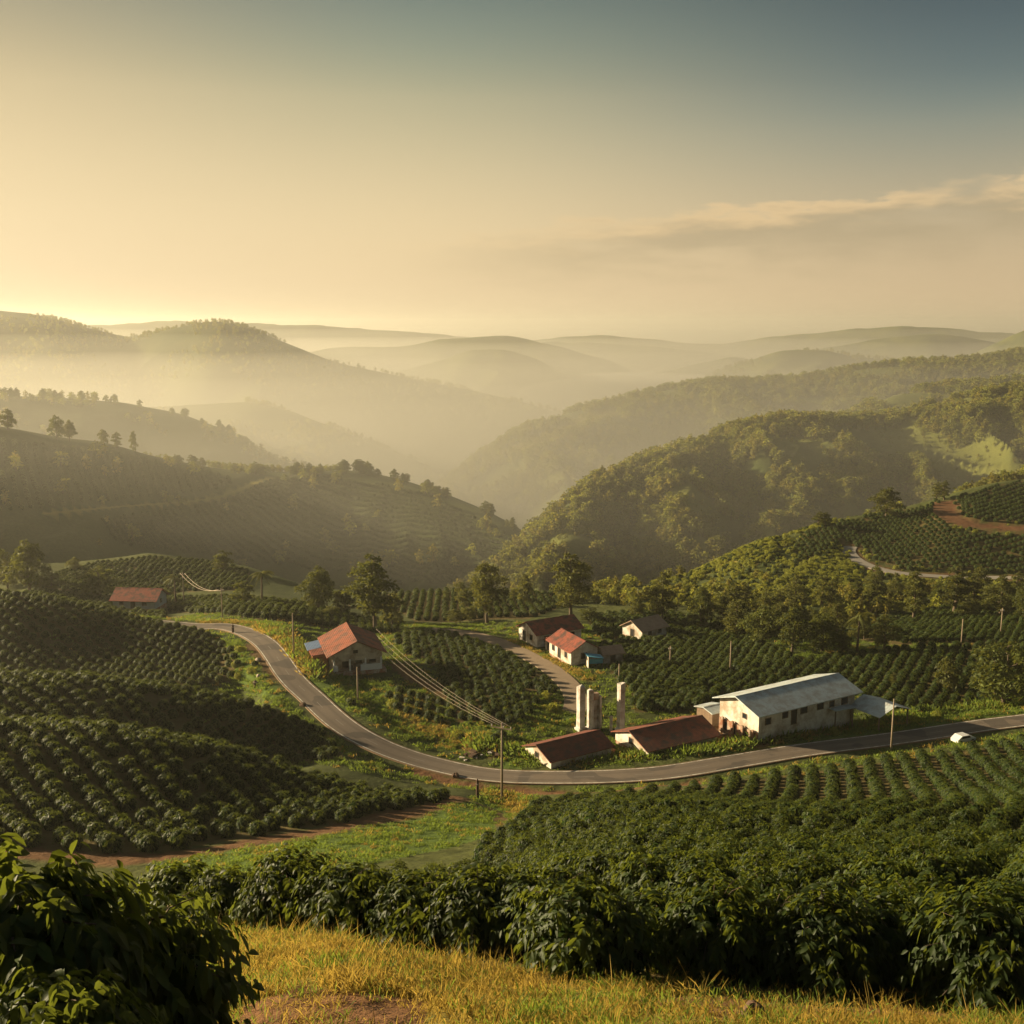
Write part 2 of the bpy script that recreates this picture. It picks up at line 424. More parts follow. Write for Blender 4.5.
# cover of the ground: soil, green grass, dry grass, crop (weights per vertex)
CV = np.zeros(YG.shape + (4,))
NZ1 = fbm(XG / 2.2, YG / 2.2, 3); NZ2 = fbm(XG / 9, YG / 9, 3); NZ3 = fbm(XG / 60, YG / 60, 4)
def stroke(px, width, ch, amount=1.0, ymin=3.0, rag=.5, P=None):
    if P is None:
        P = plan([(p[0], p[1], ymin) if len(p) == 2 else p for p in px])
        P = resample(chaikin(P, 2), max(width * .3, .6))
    w = window(P, width * 2 + 2)
    d, _ = dist_to(P, XG[w], YG[w])
    d = d * (1 + rag * NZ1[w] + rag * NZ2[w])
    k = (1 - sstep(width * .35, width * .65, d)) * amount
    for c in range(4):
        CV[w][..., c] *= (1 - k)
    CV[w][..., ch] += k
PXG, PYG = to_px(XG, YG, ZG)
def inside(poly, X, Y):
    r = np.zeros(np.shape(X), bool); n = len(poly)
    for i in range(n):
        x1, y1 = poly[i]; x2, y2 = poly[(i + 1) % n]
        if y1 == y2: continue
        c = ((y1 > Y) != (y2 > Y)) & (X < (x2 - x1) * (Y - y1) / (y2 - y1) + x1)
        r ^= c
    return r
def area(poly, ch, y0, y1, amount=1.0, thr=None, nz=None):
    m = inside(poly, PXG, PYG) & (YG > y0) & (YG < y1)
    k = m * amount
    if thr is not None: k = k * sstep(thr - .12, thr + .12, nz)
    for c in range(4): CV[..., c] *= (1 - k)
    CV[..., ch] += k

# fields of coffee: (image outline, distance from, distance to, row bearing, row spacing, plant spacing, plant width)
FIELDS = {
 'foreground': ([(100,900),(190,881),(330,859),(450,838),(520,820),(532,806),(620,795),(700,784),(790,773),(860,763),(940,753),(1024,739),(1200,716),(1250,1000),(1024,1010),(820,1000),(700,985),(600,985),(430,975),(300,948),(200,930)], 12.5, 58, R(8), 2.45, 1.85, 1.85),
 'right field': ([(480,850),(525,822),(540,804),(620,797),(700,786),(790,775),(860,765),(940,755),(1024,741),(1200,718),(1200,900),(480,900)], 58.5, 150, R(68), 2.1, 1.85, 1.82),
 'lower left': ([(-120,705),(0,712),(100,717),(200,735),(300,760),(400,776),(466,796),(400,812),(250,838),(130,856),(0,850),(-120,840)], 72, 107.5, R(-52), 2.2, 1.75, 2.0),
 'middle left': ([(-120,668),(0,671),(100,674),(200,684),(285,702),(345,757),(310,764),(200,760),(100,745),(-120,740)], 109.5, 139, R(-50), 2.2, 1.75, 1.95),
 'upper left': ([(-120,570),(0,580),(60,586),(120,602),(190,628),(228,645),(240,668),(232,682),(120,692),(0,690),(-120,695)], 146, 193, R(-38), 2.1, 1.75, 1.62),
 'behind left': ([(55,574),(100,563),(150,558),(200,561),(250,571),(245,590),(180,592),(160,600),(100,598),(60,590)], 246, 312, R(4), 2.6, 1.6, 1.8),
 'hedge left': ([(160,600),(220,598),(300,604),(345,616),(400,628),(400,640),(345,630),(310,640),(262,622),(222,614),(165,612)], 197, 262, R(8), 2.4, 1.6, 2.0),
 'centre': ([(395,638),(440,630),(480,645),(520,660),(548,676),(558,692),(540,704),(520,722),(490,724),(465,705),(440,690),(440,668),(405,655)], 140, 205, R(-35), 2.3, 1.8, 1.85),
 'centre low': ([(380,695),(410,690),(450,700),(490,712),(500,722),(470,728),(430,722),(395,712)], 138, 170, R(-35), 2.5, 1.9, 1.8),
 'beyond sheds': ([(600,648),(628,640),(700,632),(745,638),(790,656),(792,664),(710,677),(700,690),(740,690),(690,712),(635,712),(628,690),(606,668)], 147, 212, R(-62), 2.2, 1.7, 2.0),
 'behind barn': ([(640,712),(640,692),(700,676),(800,661),(900,650),(985,646),(1040,645),(1150,640),(1150,690),(1024,704),(950,712),(920,715),(870,705),(830,680),(760,690),(715,702)], 148, 195, R(-28), 2.2, 1.75, 1.95),
 'far centre': ([(340,596),(450,591),(560,594),(565,606),(520,622),(420,624),(400,612),(350,608)], 222, 272, R(3), 2.6, 1.9, 1.8),
 'strip': ([(585,616),(640,612),(700,618),(760,640),(700,632),(628,638),(600,640)], 196, 245, R(5), 2.4, 1.6, 1.9),
 'behind mound': ([(-110,585),(60,588),(165,604),(165,620),(60,624),(-110,625)], 203, 247, R(6), 2.4, 1.6, 1.9),
 'terrace right': ([(880,622),(920,614),(960,607),(1024,602),(1150,598),(1150,645),(1024,645),(900,648),(860,640)], 192, 262, R(6), 2.4, 1.8, 1.9),
 'hill right': ([(800,560),(800,536),(840,522),(892,513),(925,507),(938,500),(942,520),(960,533),(1024,536),(1150,540),(1150,570),(1024,574),(905,570),(880,562),(864,550),(846,542),(830,556)], 262, 400, R(35), 2.8, 2.1, 1.9),
 'hill top right': ([(950,500),(985,489),(1024,481),(1150,470),(1150,525),(1024,524),(990,522),(966,518)], 318, 408, R(35), 2.8, 2.1, 2.0),
}
for k, (poly, y0, y1, *_r) in FIELDS.items():
    area(poly, 0, y0 - 2, y1 + 2, .38)
# slopes of the far plantation on the left ridge
AFIELD = [([(-150,440),(0,440),(110,452),(230,478),(230,488),(120,500),(0,512),(-150,516)], 'a'), ([(250,482),(330,476),(420,492),(500,530),(560,575),(400,585),(250,560),(120,545),(100,520),(210,504),(240,496)], 'b')]
for poly, _n in AFIELD:
    area(poly, 3, 330, 640, .9)
# green and dry grass
area([(180,892),(330,872),(450,848),(525,826),(545,800),(505,792),(462,800),(400,820),(250,846),(150,862)], 1, 55, 125, .9)
area([(225,640),(238,640),(262,668),(300,712),(345,752),(330,750),(270,700),(232,680),(238,662)], 1, 125, 185, .85)
area([(300,655),(330,672),(400,690),(460,705),(500,725),(520,742),(500,760),(430,748),(350,712),(310,690)], 1, 125, 180, .8)
area([(480,735),(760,745),(1024,700),(1200,690),(1200,712),(1024,716),(760,752),(500,768)], 1, 120, 165, .8)
area([(500,690),(560,700),(585,715),(560,730),(500,728)], 1, 130, 170, .8)
area([(-200,1300),(-200,880),(190,890),(230,934),(330,945),(500,976),(600,988),(800,1000),(1024,1016),(1300,1020),(1300,1300)], 2, 2, 17, .95)
area([(230,1010),(300,985),(430,1000),(420,1040),(230,1060)], 0, 2, 14, .95, -.2, NZ2)
area([(640,994),(1024,1006),(1300,1010),(1300,1100),(640,1100)], 0, 2, 14, .9, -.12, NZ1)
stroke([(0,852),(130,862),(250,845),(400,818),(464,798)], 3.2, 0, .85)
stroke([(205,622),(235,622),(258,627),(278,639),(290,653),(305,672)], 3.4, 2, .95, 160)
stroke([(405,700),(430,728),(470,742),(500,748)], 5, 2, .8, 125)
stroke([(420,772),(470,787),(540,793),(640,789),(700,782)], 2.2, 0, .9)
stroke([(500,796),(530,806),(545,825)], 4.5, 2, .9)
stroke([(470,800),(500,812),(505,830)], 1.6, 0, .8)
stroke([(250,645),(262,660),(272,678)], 2.5, 0, .6)
stroke([(395,665),(412,680),(440,690),(460,702),(462,720)], 2.2, 0, .8, 130)
stroke([(530,748),(560,752),(640,750),(720,738)], 3, 0, .5, 125)
stroke([(470,745),(490,752),(520,748)], 4, 0, .8, 120)
stroke([(505,640),(540,655),(565,668),(590,680)], 2.5, 2, .8, 150)
stroke([(710,725),(735,740),(760,745)], 4, 0, .8, 125)
stroke([(905,716),(940,712),(960,706)], 2, 2, .9, 130)
area([(690,575),(700,552),(745,538),(775,532),(775,560),(720,572)], 2, 262, 345, .9, -.6, NZ2)
area([(762,595),(790,572),(836,545),(850,550),(862,568),(850,590),(800,604)], 2, 250, 345, .9, -.6, NZ2)
stroke(None, 9, 0, .95, P=CUT)
stroke(None, 6, 0, .9, P=HILLROAD)
stroke(None, 6, 2, .9, P=ATRACK)
# clearings and slips on the forested hills
clear = sstep(.02, .18, fbm(XG / 70 + 3, YG / 110, 4)) * (YG > 400) * (XG > -40)
CV[..., 2] += clear * .22 * (CV.sum(-1) < .2); CV[..., 1] += .28 * clear * (CV.sum(-1) < .5)
area([(860,470),(890,490),(905,515),(930,512),(915,480),(885,455)], 0, 420, 800, .6, -.1, NZ3)
stroke([(900,416),(925,412),(950,408)], 8, 2, .9, 500)
stroke([(512,450),(560,432),(610,410)], 30, 2, .55, 700); stroke([(600,470),(640,445),(700,420)], 25, 2, .5, 700)
CV = np.clip(CV, 0, 1)

# ---------------------------------------------------------------- ground and hills
gm = mat('earth', (.05, .06, .025), .95, .1)
t, N, L, B = nodes(gm)
at = N('ShaderNodeAttribute'); at.attribute_name = 'cover'
sep = N('ShaderNodeSeparateColor'); L(at.outputs['Color'], sep.inputs[0])
pos = texpos(t)
n_s = noise(t, .9, 6, .65, pos); n_m = noise(t, .11, 5, .6, pos); n_l = noise(t, .012, 5, .6, pos)
scrub = mix(t, n_m, ramp(t, n_s, [(.3, (.024, .034, .010)), (.7, (.085, .105, .028))]), ramp(t, n_l, [(.35, (.034, .050, .014)), (.62, (.12, .125, .036))]))
soil = mix(t, n_s, (.10, .045, .022), mix(t, n_m, (.22, .085, .036), (.26, .15, .08)))
green = mix(t, n_s, (.045, .085, .014), (.14, .20, .035))
dry = mix(t, n_m, mix(t, n_s, (.20, .15, .04), (.40, .29, .08)), mix(t, n_s, (.13, .14, .025), (.30, .26, .06)))
crop = mix(t, n_m, (.035, .055, .014), (.08, .095, .024))
c = mix(t, at.outputs['Alpha'], scrub, crop)
c = mix(t, sep.outputs[0], c, soil); c = mix(t, sep.outputs[1], c, green); c = mix(t, sep.outputs[2], c, dry)
L(c, B.inputs['Base Color'])
L(bump(t, math_(t, 'ADD', n_s, math_(t, 'MULTIPLY', n_m, 3.0)), .7, .35), B.inputs['Normal'])

def grid_object(name, owner):
    fo = np.minimum(np.minimum(OWN[:-1, :-1], OWN[:-1, 1:]), np.minimum(OWN[1:, 1:], OWN[1:, :-1])) if owner == 0 else None
    top = np.maximum(np.maximum(OWN[:-1, :-1], OWN[:-1, 1:]), np.maximum(OWN[1:, 1:], OWN[1:, :-1]))
    sel = top == owner
    if not sel.any(): return None
    idx = np.arange(NA * NY).reshape(NY, NA)
    q = np.stack([idx[:-1, :-1][sel], idx[:-1, 1:][sel], idx[1:, 1:][sel], idx[1:, :-1][sel]], -1)
    used, inv = np.unique(q.ravel(), return_inverse=True)
    V = np.stack([XG.ravel()[used], YG.ravel()[used], ZG.ravel()[used]], -1)
    me = bpy.data.meshes.new(name); me.vertices.add(len(V)); me.vertices.foreach_set('co', V.astype('f4').ravel())
    me.loops.add(q.size); me.loops.foreach_set('vertex_index', inv.astype('i4').ravel())
    me.polygons.add(len(q)); me.polygons.foreach_set('loop_start', (np.arange(len(q)) * 4).astype('i4'))
    me.update()
    me.polygons.foreach_set('use_smooth', np.ones(len(q), bool))
    ca = me.attributes.new('cover', 'FLOAT_COLOR', 'POINT')
    ca.data.foreach_set('color', CV.reshape(-1, 4)[used].astype('f4').ravel())
    me.normals_split_custom_set_from_vertices(NRM.reshape(-1, 3)[used].tolist())
    me.materials.append(gm)
    o = bpy.data.objects.new(name, me); COL.objects.link(o); o['kind'] = 'structure'
    return o
# normals of the whole sheet, so pieces meet without a seam
_du = np.stack([np.gradient(XG, axis=1), np.gradient(YG, axis=1), np.gradient(ZG, axis=1)], -1)
_dv = np.stack([np.gradient(XG, axis=0), np.gradient(YG, axis=0), np.gradient(ZG, axis=0)], -1)
NRM = np.cross(_du, _dv); NRM /= np.linalg.norm(NRM, axis=-1, keepdims=True)
for k in range(len(HILL_NAMES)):
    grid_object(HILL_NAMES[k], k)
# the slope the camera stands over, and land to both sides
def side_sheet():
    xs = np.linspace(-60, 60, 41); ys = np.linspace(-70, 3.0, 26)
    Xs, Ys = np.meshgrid(xs, ys)
    z0 = float(ground(0, 3.05))
    Zs = z0 + (3.0 - Ys) * .10 + .25 * fbm(Xs / 9, Ys / 9, 3)
    Zs[-1] = np.array([float(ground(x if abs(x) < 2.1 else 2.1 * np.sign(x), 3.02)) for x in xs]) 
    V = np.stack([Xs, Ys, Zs], -1).reshape(-1, 3); i = np.arange(V.shape[0]).reshape(Xs.shape)
    q = np.stack([i[:-1, :-1], i[:-1, 1:], i[1:, 1:], i[1:, :-1]], -1).reshape(-1, 4)
    me = bpy.data.meshes.new('ground'); me.from_pydata(V.tolist(), [], q.tolist())
    ca = me.attributes.new('cover', 'FLOAT_COLOR', 'POINT'); ca.data.foreach_set('color', np.tile([.1, .2, .6, 0], len(V)))
    me.materials.append(gm); o = bpy.data.objects.new('ground', me); COL.objects.link(o); o['kind'] = 'structure'
side_sheet()

# ---------------------------------------------------------------- haze
HAZE_D = 0.00015
def box_mesh(name, lo, hi):
    me = bpy.data.meshes.new(name)
    v = [(x, y, z) for z in (lo[2], hi[2]) for y in (lo[1], hi[1]) for x in (lo[0], hi[0])]
    me.from_pydata(v, [], [(0, 2, 3, 1), (4, 5, 7, 6), (0, 1, 5, 4), (2, 6, 7, 3), (0, 4, 6, 2), (1, 3, 7, 5)])
    return me
def volume_mat(name, col, dens, aniso):
    m = bpy.data.materials.new(name); m.use_nodes = True
    t = m.node_tree; t.nodes.clear()
    o = t.nodes.new('ShaderNodeOutputMaterial'); v = t.nodes.new('ShaderNodeVolumePrincipled')
    v.inputs['Color'].default_value = (*col, 1); v.inputs['Density'].default_value = dens
    v.inputs['Anisotropy'].default_value = aniso
    t.links.new(v.outputs[0], o.inputs['Volume'])
    return m
zlo, zhi = float(ZG.min()) - 1, max(float(ZG.max()), CAMZ) + 14
me = box_mesh('haze', (-7500, -80, zlo), (7500, 15100, zhi)); me.materials.append(volume_mat('haze_air', (1.0, .98, .86), HAZE_D, .5))
hz = bpy.data.objects.new('haze', me); COL.objects.link(hz); hz['kind'] = 'stuff'
# thicker mist lying in the valleys
for k, (y0, y1, z1, dn) in enumerate(((335, 9000, CAMZ + 22, .00003), (350, 8900, CAMZ - 14, .00014), (365, 8800, CAMZ - 42, .00062), (400, 8500, CAMZ - 75, .0007), (600, 8000, CAMZ - 110, .0013))):
    me = box_mesh('mist', (-9000, y0, zlo + 4 + k), (9000, y1, z1)); me.materials.append(volume_mat('mist_air', (1.0, .98, .87), dn, .52))
    o = bpy.data.objects.new('mist', me); COL.objects.link(o); o['kind'] = 'stuff'
# the pool of white mist far down the valley
def mist_pool(c, r, dens):
    V, F = [], []; nu, nv = 28, 12
    for i in range(nv + 1):
        th = math.pi * i / nv
        for j in range(nu):
            ph = 2 * math.pi * j / nu
            V.append((c[0] + r[0] * math.sin(th) * math.cos(ph), c[1] + r[1] * math.sin(th) * math.sin(ph), c[2] + r[2] * math.cos(th)))
    for i in range(nv):
        for j in range(nu): F.append((i * nu + j, (i + 1) * nu + j, (i + 1) * nu + (j + 1) % nu, i * nu + (j + 1) % nu))
    me = bpy.data.meshes.new('valley_mist'); me.from_pydata(V, [], F); me.materials.append(volume_mat('valley_mist_air', (1, .98, .9), dens, .3))
    o = bpy.data.objects.new('valley_mist', me); COL.objects.link(o); o['kind'] = 'stuff'
mist_pool((300, 2300, CAMZ - 138), (400, 520, 34), .010)
print('Z range', ZG.min(), ZG.max())
# ---------------------------------------------------------------- mesh collecting
class MB:
    def __init__(s): s.v = []; s.f = []; s.m = []; s.n = 0
    def add(s, V, F, mi=0):
        s.v.extend([tuple(map(float, p)) for p in V]); s.f.extend([tuple(i + s.n for i in f) for f in F]); s.m.extend([mi] * len(F)); s.n += len(V)
    def box(s, c, d, mi=0, rz=0.0, M=None):
        x, y, z = d[0] / 2, d[1] / 2, d[2] / 2
        V = [(sx * x, sy * y, sz * z) for sz in (-1, 1) for sy in (-1, 1) for sx in (-1, 1)]
        co, si = math.cos(rz), math.sin(rz)
        V = [(a * co - b * si + c[0], a * si + b * co + c[1], e + c[2]) for a, b, e in V]
        s.add(V, [(0, 2, 3, 1), (4, 5, 7, 6), (0, 1, 5, 4), (2, 6, 7, 3), (0, 4, 6, 2), (1, 3, 7, 5)], mi)
    def tube(s, P, Rr, n=7, mi=0, cap=True):
        P = [Vector(p) for p in P]; rings = []
        for i, p in enumerate(P):
            d = (P[min(i + 1, len(P) - 1)] - P[max(i - 1, 0)]).normalized()
            u = d.cross(Vector((0, 1, 0.01)) if abs(d.y) < .9 else Vector((1, 0, 0))).normalized(); w = d.cross(u)
            r = Rr[i] if hasattr(Rr, '__len__') else Rr
            rings.append([p + (u * math.cos(2 * math.pi * k / n) + w * math.sin(2 * math.pi * k / n)) * r for k in range(n)])
        V = [q for r_ in rings for q in r_]; F = []
        for i in range(len(P) - 1):
            for k in range(n):
                a = i * n + k; b = i * n + (k + 1) % n
                F.append((a, b, b + n, a + n))
        if cap:
            F.append(tuple(range(n))[::-1]); F.append(tuple((len(P) - 1) * n + k for k in range(n)))
        s.add(V, F, mi)
    def prism(s, poly, y0, y1, mi=0, axis='y'):
        n = len(poly)
        V = [(x, y0, z) for x, z in poly] + [(x, y1, z) for x, z in poly]
        if axis == 'x': V = [(b, a, c) for a, b, c in V]
        F = [tuple(range(n)), tuple(range(2 * n - 1, n - 1, -1))] + [(i, i + n, (i + 1) % n + n, (i + 1) % n) for i in range(n)]
        s.add(V, F, mi)
    def mesh(s, name, mats, smooth=False):
        me = bpy.data.meshes.new(name); me.from_pydata(s.v, [], s.f)
        for m in (mats if isinstance(mats, (list, tuple)) else [mats]): me.materials.append(m)
        me.polygons.foreach_set('material_index', s.m)
        if smooth: me.polygons.foreach_set('use_smooth', [True] * len(s.f))
        me.update(); return me
def link(name, me, parent=None, loc=None, rz=None):
    o = bpy.data.objects.new(name, me); COL.objects.link(o)
    if parent is not None: o.parent = parent
    if loc is not None: o.location = loc
    if rz is not None: o.rotation_euler = (0, 0, rz)
    return o
def tag(o, label, cat, group=None):
    o['label'] = label; o['category'] = cat
    if group: o['group'] = group
    return o
def thing(name, loc, label, cat, group=None, rz=0.0, scale=1.0):
    o = bpy.data.objects.new(name, None); COL.objects.link(o)
    o.location = loc; o.rotation_euler = (0, 0, rz); o.scale = (scale,) * 3; o.empty_display_size = .3
    return tag(o, label, cat, group)

# ---------------------------------------------------------------- leaves
def leaf_mat(name, dark, light, trans, gloss=.45, tr=.35, spec=.35):
    m = mat(name, dark, gloss, spec)
    t, N, L, B = nodes(m)
    at = N('ShaderNodeAttribute'); at.attribute_name = 'tone'
    oi = N('ShaderNodeObjectInfo')
    k = math_(t, 'ADD', at.outputs['Fac'], math_(t, 'MULTIPLY', math_(t, 'SUBTRACT', oi.outputs['Random'], .5), .35))
    c = ramp(t, k, [(0.0, dark), (.75, light), (1.0, tuple(min(1, x * 1.5) for x in light))])
    L(c, B.inputs['Base Color'])
    tb = N('ShaderNodeBsdfTranslucent'); L(mix(t, .7, c, trans), tb.inputs['Color'])
    mx = N('ShaderNodeMixShader'); mx.inputs[0].default_value = tr
    out = [n for n in t.nodes if n.type == 'OUTPUT_MATERIAL'][0]
    L(B.outputs[0], mx.inputs[1]); L(tb.outputs[0], mx.inputs[2]); L(mx.outputs[0], out.inputs['Surface'])
    return m
M_coffee = leaf_mat('coffee_leaf', (.010, .020, .006), (.048, .074, .014), (.27, .31, .03), .52, .34, .2)
M_tree = leaf_mat('tree_leaf', (.020, .032, .008), (.085, .104, .022), (.27, .27, .035), .6, .3, .2)
M_treeb = leaf_mat('olive_leaf', (.034, .044, .012), (.105, .118, .027), (.30, .28, .04), .6, .32, .2)
M_lime = leaf_mat('bright_leaf', (.09, .115, .016), (.28, .30, .04), (.55, .52, .07), .6, .4, .2)
M_grass = leaf_mat('grass_blade', (.11, .085, .02), (.36, .25, .05), (.60, .42, .08), .7, .45, .15)
M_bark = mat('bark', (.10, .075, .05), .9, .1)
t, N, L, B = nodes(M_bark)
L(ramp(t, noise(t, 9, 5, .65, objcoord(t)), [(.3, (.05, .036, .024)), (.7, (.2, .155, .11))]), B.inputs['Base Color'])

def unit(v): return v / np.maximum(np.linalg.norm(v, axis=-1, keepdims=True), 1e-9)
def leaves(P, D, U, ln, wd, seg=3, droop=.35, fold=.25):
    """many leaves: base P, direction D, up U, length and width arrays -> verts, quads"""
    n = len(P); S = unit(np.cross(D, U)); Nn = np.cross(S, D)
    rows = []
    prof = {3: (.12, .9, 1.0, .08), 2: (.25, 1.0, .15), 1: (.7, .7)}[seg]
    for r in range(seg + 1):
        f = r / seg
        c = P + D * (ln * f)[:, None] - np.array([0, 0, 1.0]) * (ln * droop * f * f)[:, None]
        h = (wd * prof[r] * .5)[:, None]
        rows += [c - S * h + Nn * h * fold, c, c + S * h + Nn * h * fold] if seg > 1 else [c - S * h, c + S * h]
    k = 3 if seg > 1 else 2
    V = np.stack(rows, 1)                     # n, (seg+1)*k, 3
    F = []
    for r in range(seg):
        for j in range(k - 1):
            F.append((r * k + j, r * k + j + 1, (r + 1) * k + j + 1, (r + 1) * k + j))
    F = np.array(F)[None] + (np.arange(n) * (seg + 1) * k)[:, None, None]
    return V.reshape(-1, 3), F.reshape(-1, 4), (seg + 1) * k
def leaf_mesh(name, V, F, per, tone, m, extra=None):
    me = bpy.data.meshes.new(name)
    V0, F0 = ([], []) if extra is None else extra
    nv = len(V)
    me.from_pydata(V.tolist() + [tuple(p) for p in V0], [], F.tolist() + [tuple(i + nv for i in f) for f in F0])
    a = me.attributes.new('tone', 'FLOAT', 'POINT')
    a.data.foreach_set('value', np.r_[np.repeat(tone, per) if np.isscalar(per) else per, np.zeros(len(V0))].astype('f4'))
    me.materials.append(m); me.materials.append(M_bark)
    mi = np.r_[np.zeros(len(F), int), np.ones(len(F0), int)]
    me.polygons.foreach_set('material_index', mi)
    me.polygons.foreach_set('use_smooth', np.ones(len(mi), bool)); me.update()
    return me
M_core = mat('inner_shade_tint', (.020, .034, .008), 1.0, .0)  # matte bush core: the shade inside the foliage put into its colour
def coffee_mesh(seed, h, rad, lleaf, twigs, pairs, seg, m=None, core=.7, lump=.16, twist=.5):
    """a rounded coffee bush: arching twigs whose outer ends carry drooping leaf pairs, over a core coloured dark for the shade inside"""
    r = np.random.default_rng(seed)
    ls = unit(r.normal(0, 1, (9, 3))); la = r.uniform(.4, 1, 9)
    def surf(d):
        k = ((np.clip(ls @ d, 0, 1) ** 6) * la).max()
        return 1 - lump + lump * 2 * k
    c0 = np.array([0, 0, .34 * h]); sc = np.array([rad, rad, .62 * h])
    P, D, U, T, Lz = [], [], [], [], []
    wood = MB()
    for q in range(twigs):
        g = (q + .5) / twigs
        z = -.42 + 1.42 * g; az = q * 2.39996 + r.normal(0, .15)
        hz = math.sqrt(max(0, 1 - z * z)); d = np.array([math.cos(az) * hz, math.sin(az) * hz, z])
        k = surf(d) * r.uniform(.86, 1.08)
        tip = c0 + d * sc * k
        tip[2] = max(.06, tip[2])
        root = np.array([d[0] * .1, d[1] * .1, c0[2] * .7 + tip[2] * .45])
        mid = (root + tip) / 2 + np.array([0, 0, .16 * h * (1 - .5 * max(z, 0))])
        for j in range(pairs):
            t_ = .42 + .58 * (j + .5) / pairs
            p = root * (1 - t_) ** 2 + mid * 2 * t_ * (1 - t_) + tip * t_ * t_
            tg = unit(2 * (mid - root) * (1 - t_) + 2 * (tip - mid) * t_)
            out = unit(d * np.array([1, 1, .9]) + [0, 0, .12])
            sd_ = unit(np.cross(tg, out) + 1e-6)
            for sg in (-1, 1):
                dv = tg * .55 + sd_ * sg * r.uniform(.5, 1.0) + r.normal(0, .22, 3) - np.array([0, 0, r.uniform(.15, .75)])
                P.append(p + r.normal(0, .02, 3)); D.append(dv); U.append(out + r.normal(0, twist, 3))
                Lz.append(lleaf * r.uniform(.7, 1.2) * (1.0 - .3 * (t_ > .9)))
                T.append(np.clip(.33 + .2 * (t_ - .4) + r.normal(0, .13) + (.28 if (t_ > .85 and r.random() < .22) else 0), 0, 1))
        if seg == 3 and q % 5 == 0: wood.tube([root, mid * .9 + root * .1, tip * .55 + mid * .45], [.011, .008, .004], 3, cap=False)
    P, D, U, T, Lz = map(np.array, (P, D, U, T, Lz))
    wood.tube([(0, 0, -.15), (.02, .01, h * .35), (0, 0, h * .7)], [.04, .03, .012], 5)
    V, F, per = leaves(P, unit(D), unit(U), Lz, Lz * .46, seg, .42, .28)
    me = leaf_mesh('coffee_bush', V, F, per, T, m or M_coffee, (wood.v, wood.f))
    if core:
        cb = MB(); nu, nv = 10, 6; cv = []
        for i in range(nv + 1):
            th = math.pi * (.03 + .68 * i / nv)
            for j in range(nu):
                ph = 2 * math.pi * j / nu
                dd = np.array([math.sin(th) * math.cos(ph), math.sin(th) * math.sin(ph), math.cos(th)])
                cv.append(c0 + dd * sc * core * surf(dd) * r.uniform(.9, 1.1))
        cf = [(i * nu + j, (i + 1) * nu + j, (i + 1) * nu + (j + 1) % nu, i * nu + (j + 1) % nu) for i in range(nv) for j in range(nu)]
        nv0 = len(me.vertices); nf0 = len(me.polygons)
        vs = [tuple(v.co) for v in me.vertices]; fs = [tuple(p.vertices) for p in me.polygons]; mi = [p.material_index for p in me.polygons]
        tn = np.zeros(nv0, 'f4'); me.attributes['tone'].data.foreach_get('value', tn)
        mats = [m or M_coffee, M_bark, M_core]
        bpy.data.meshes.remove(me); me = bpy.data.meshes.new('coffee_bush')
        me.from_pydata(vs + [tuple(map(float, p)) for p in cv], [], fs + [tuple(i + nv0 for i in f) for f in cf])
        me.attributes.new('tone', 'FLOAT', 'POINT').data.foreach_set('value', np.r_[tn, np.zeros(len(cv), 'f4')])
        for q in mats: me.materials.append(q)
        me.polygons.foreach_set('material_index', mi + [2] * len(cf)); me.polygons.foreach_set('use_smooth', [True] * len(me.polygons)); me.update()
    return me
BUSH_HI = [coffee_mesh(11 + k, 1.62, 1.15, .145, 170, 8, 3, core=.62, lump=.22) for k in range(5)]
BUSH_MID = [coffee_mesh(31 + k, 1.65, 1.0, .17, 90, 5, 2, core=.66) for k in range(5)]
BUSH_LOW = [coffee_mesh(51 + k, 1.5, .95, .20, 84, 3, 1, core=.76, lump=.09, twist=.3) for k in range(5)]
BUSH_LIME = [coffee_mesh(71 + k, 1.4, 1.0, .30, 50, 3, 1, M_lime, core=0, lump=.3, twist=.6) for k in range(3)]

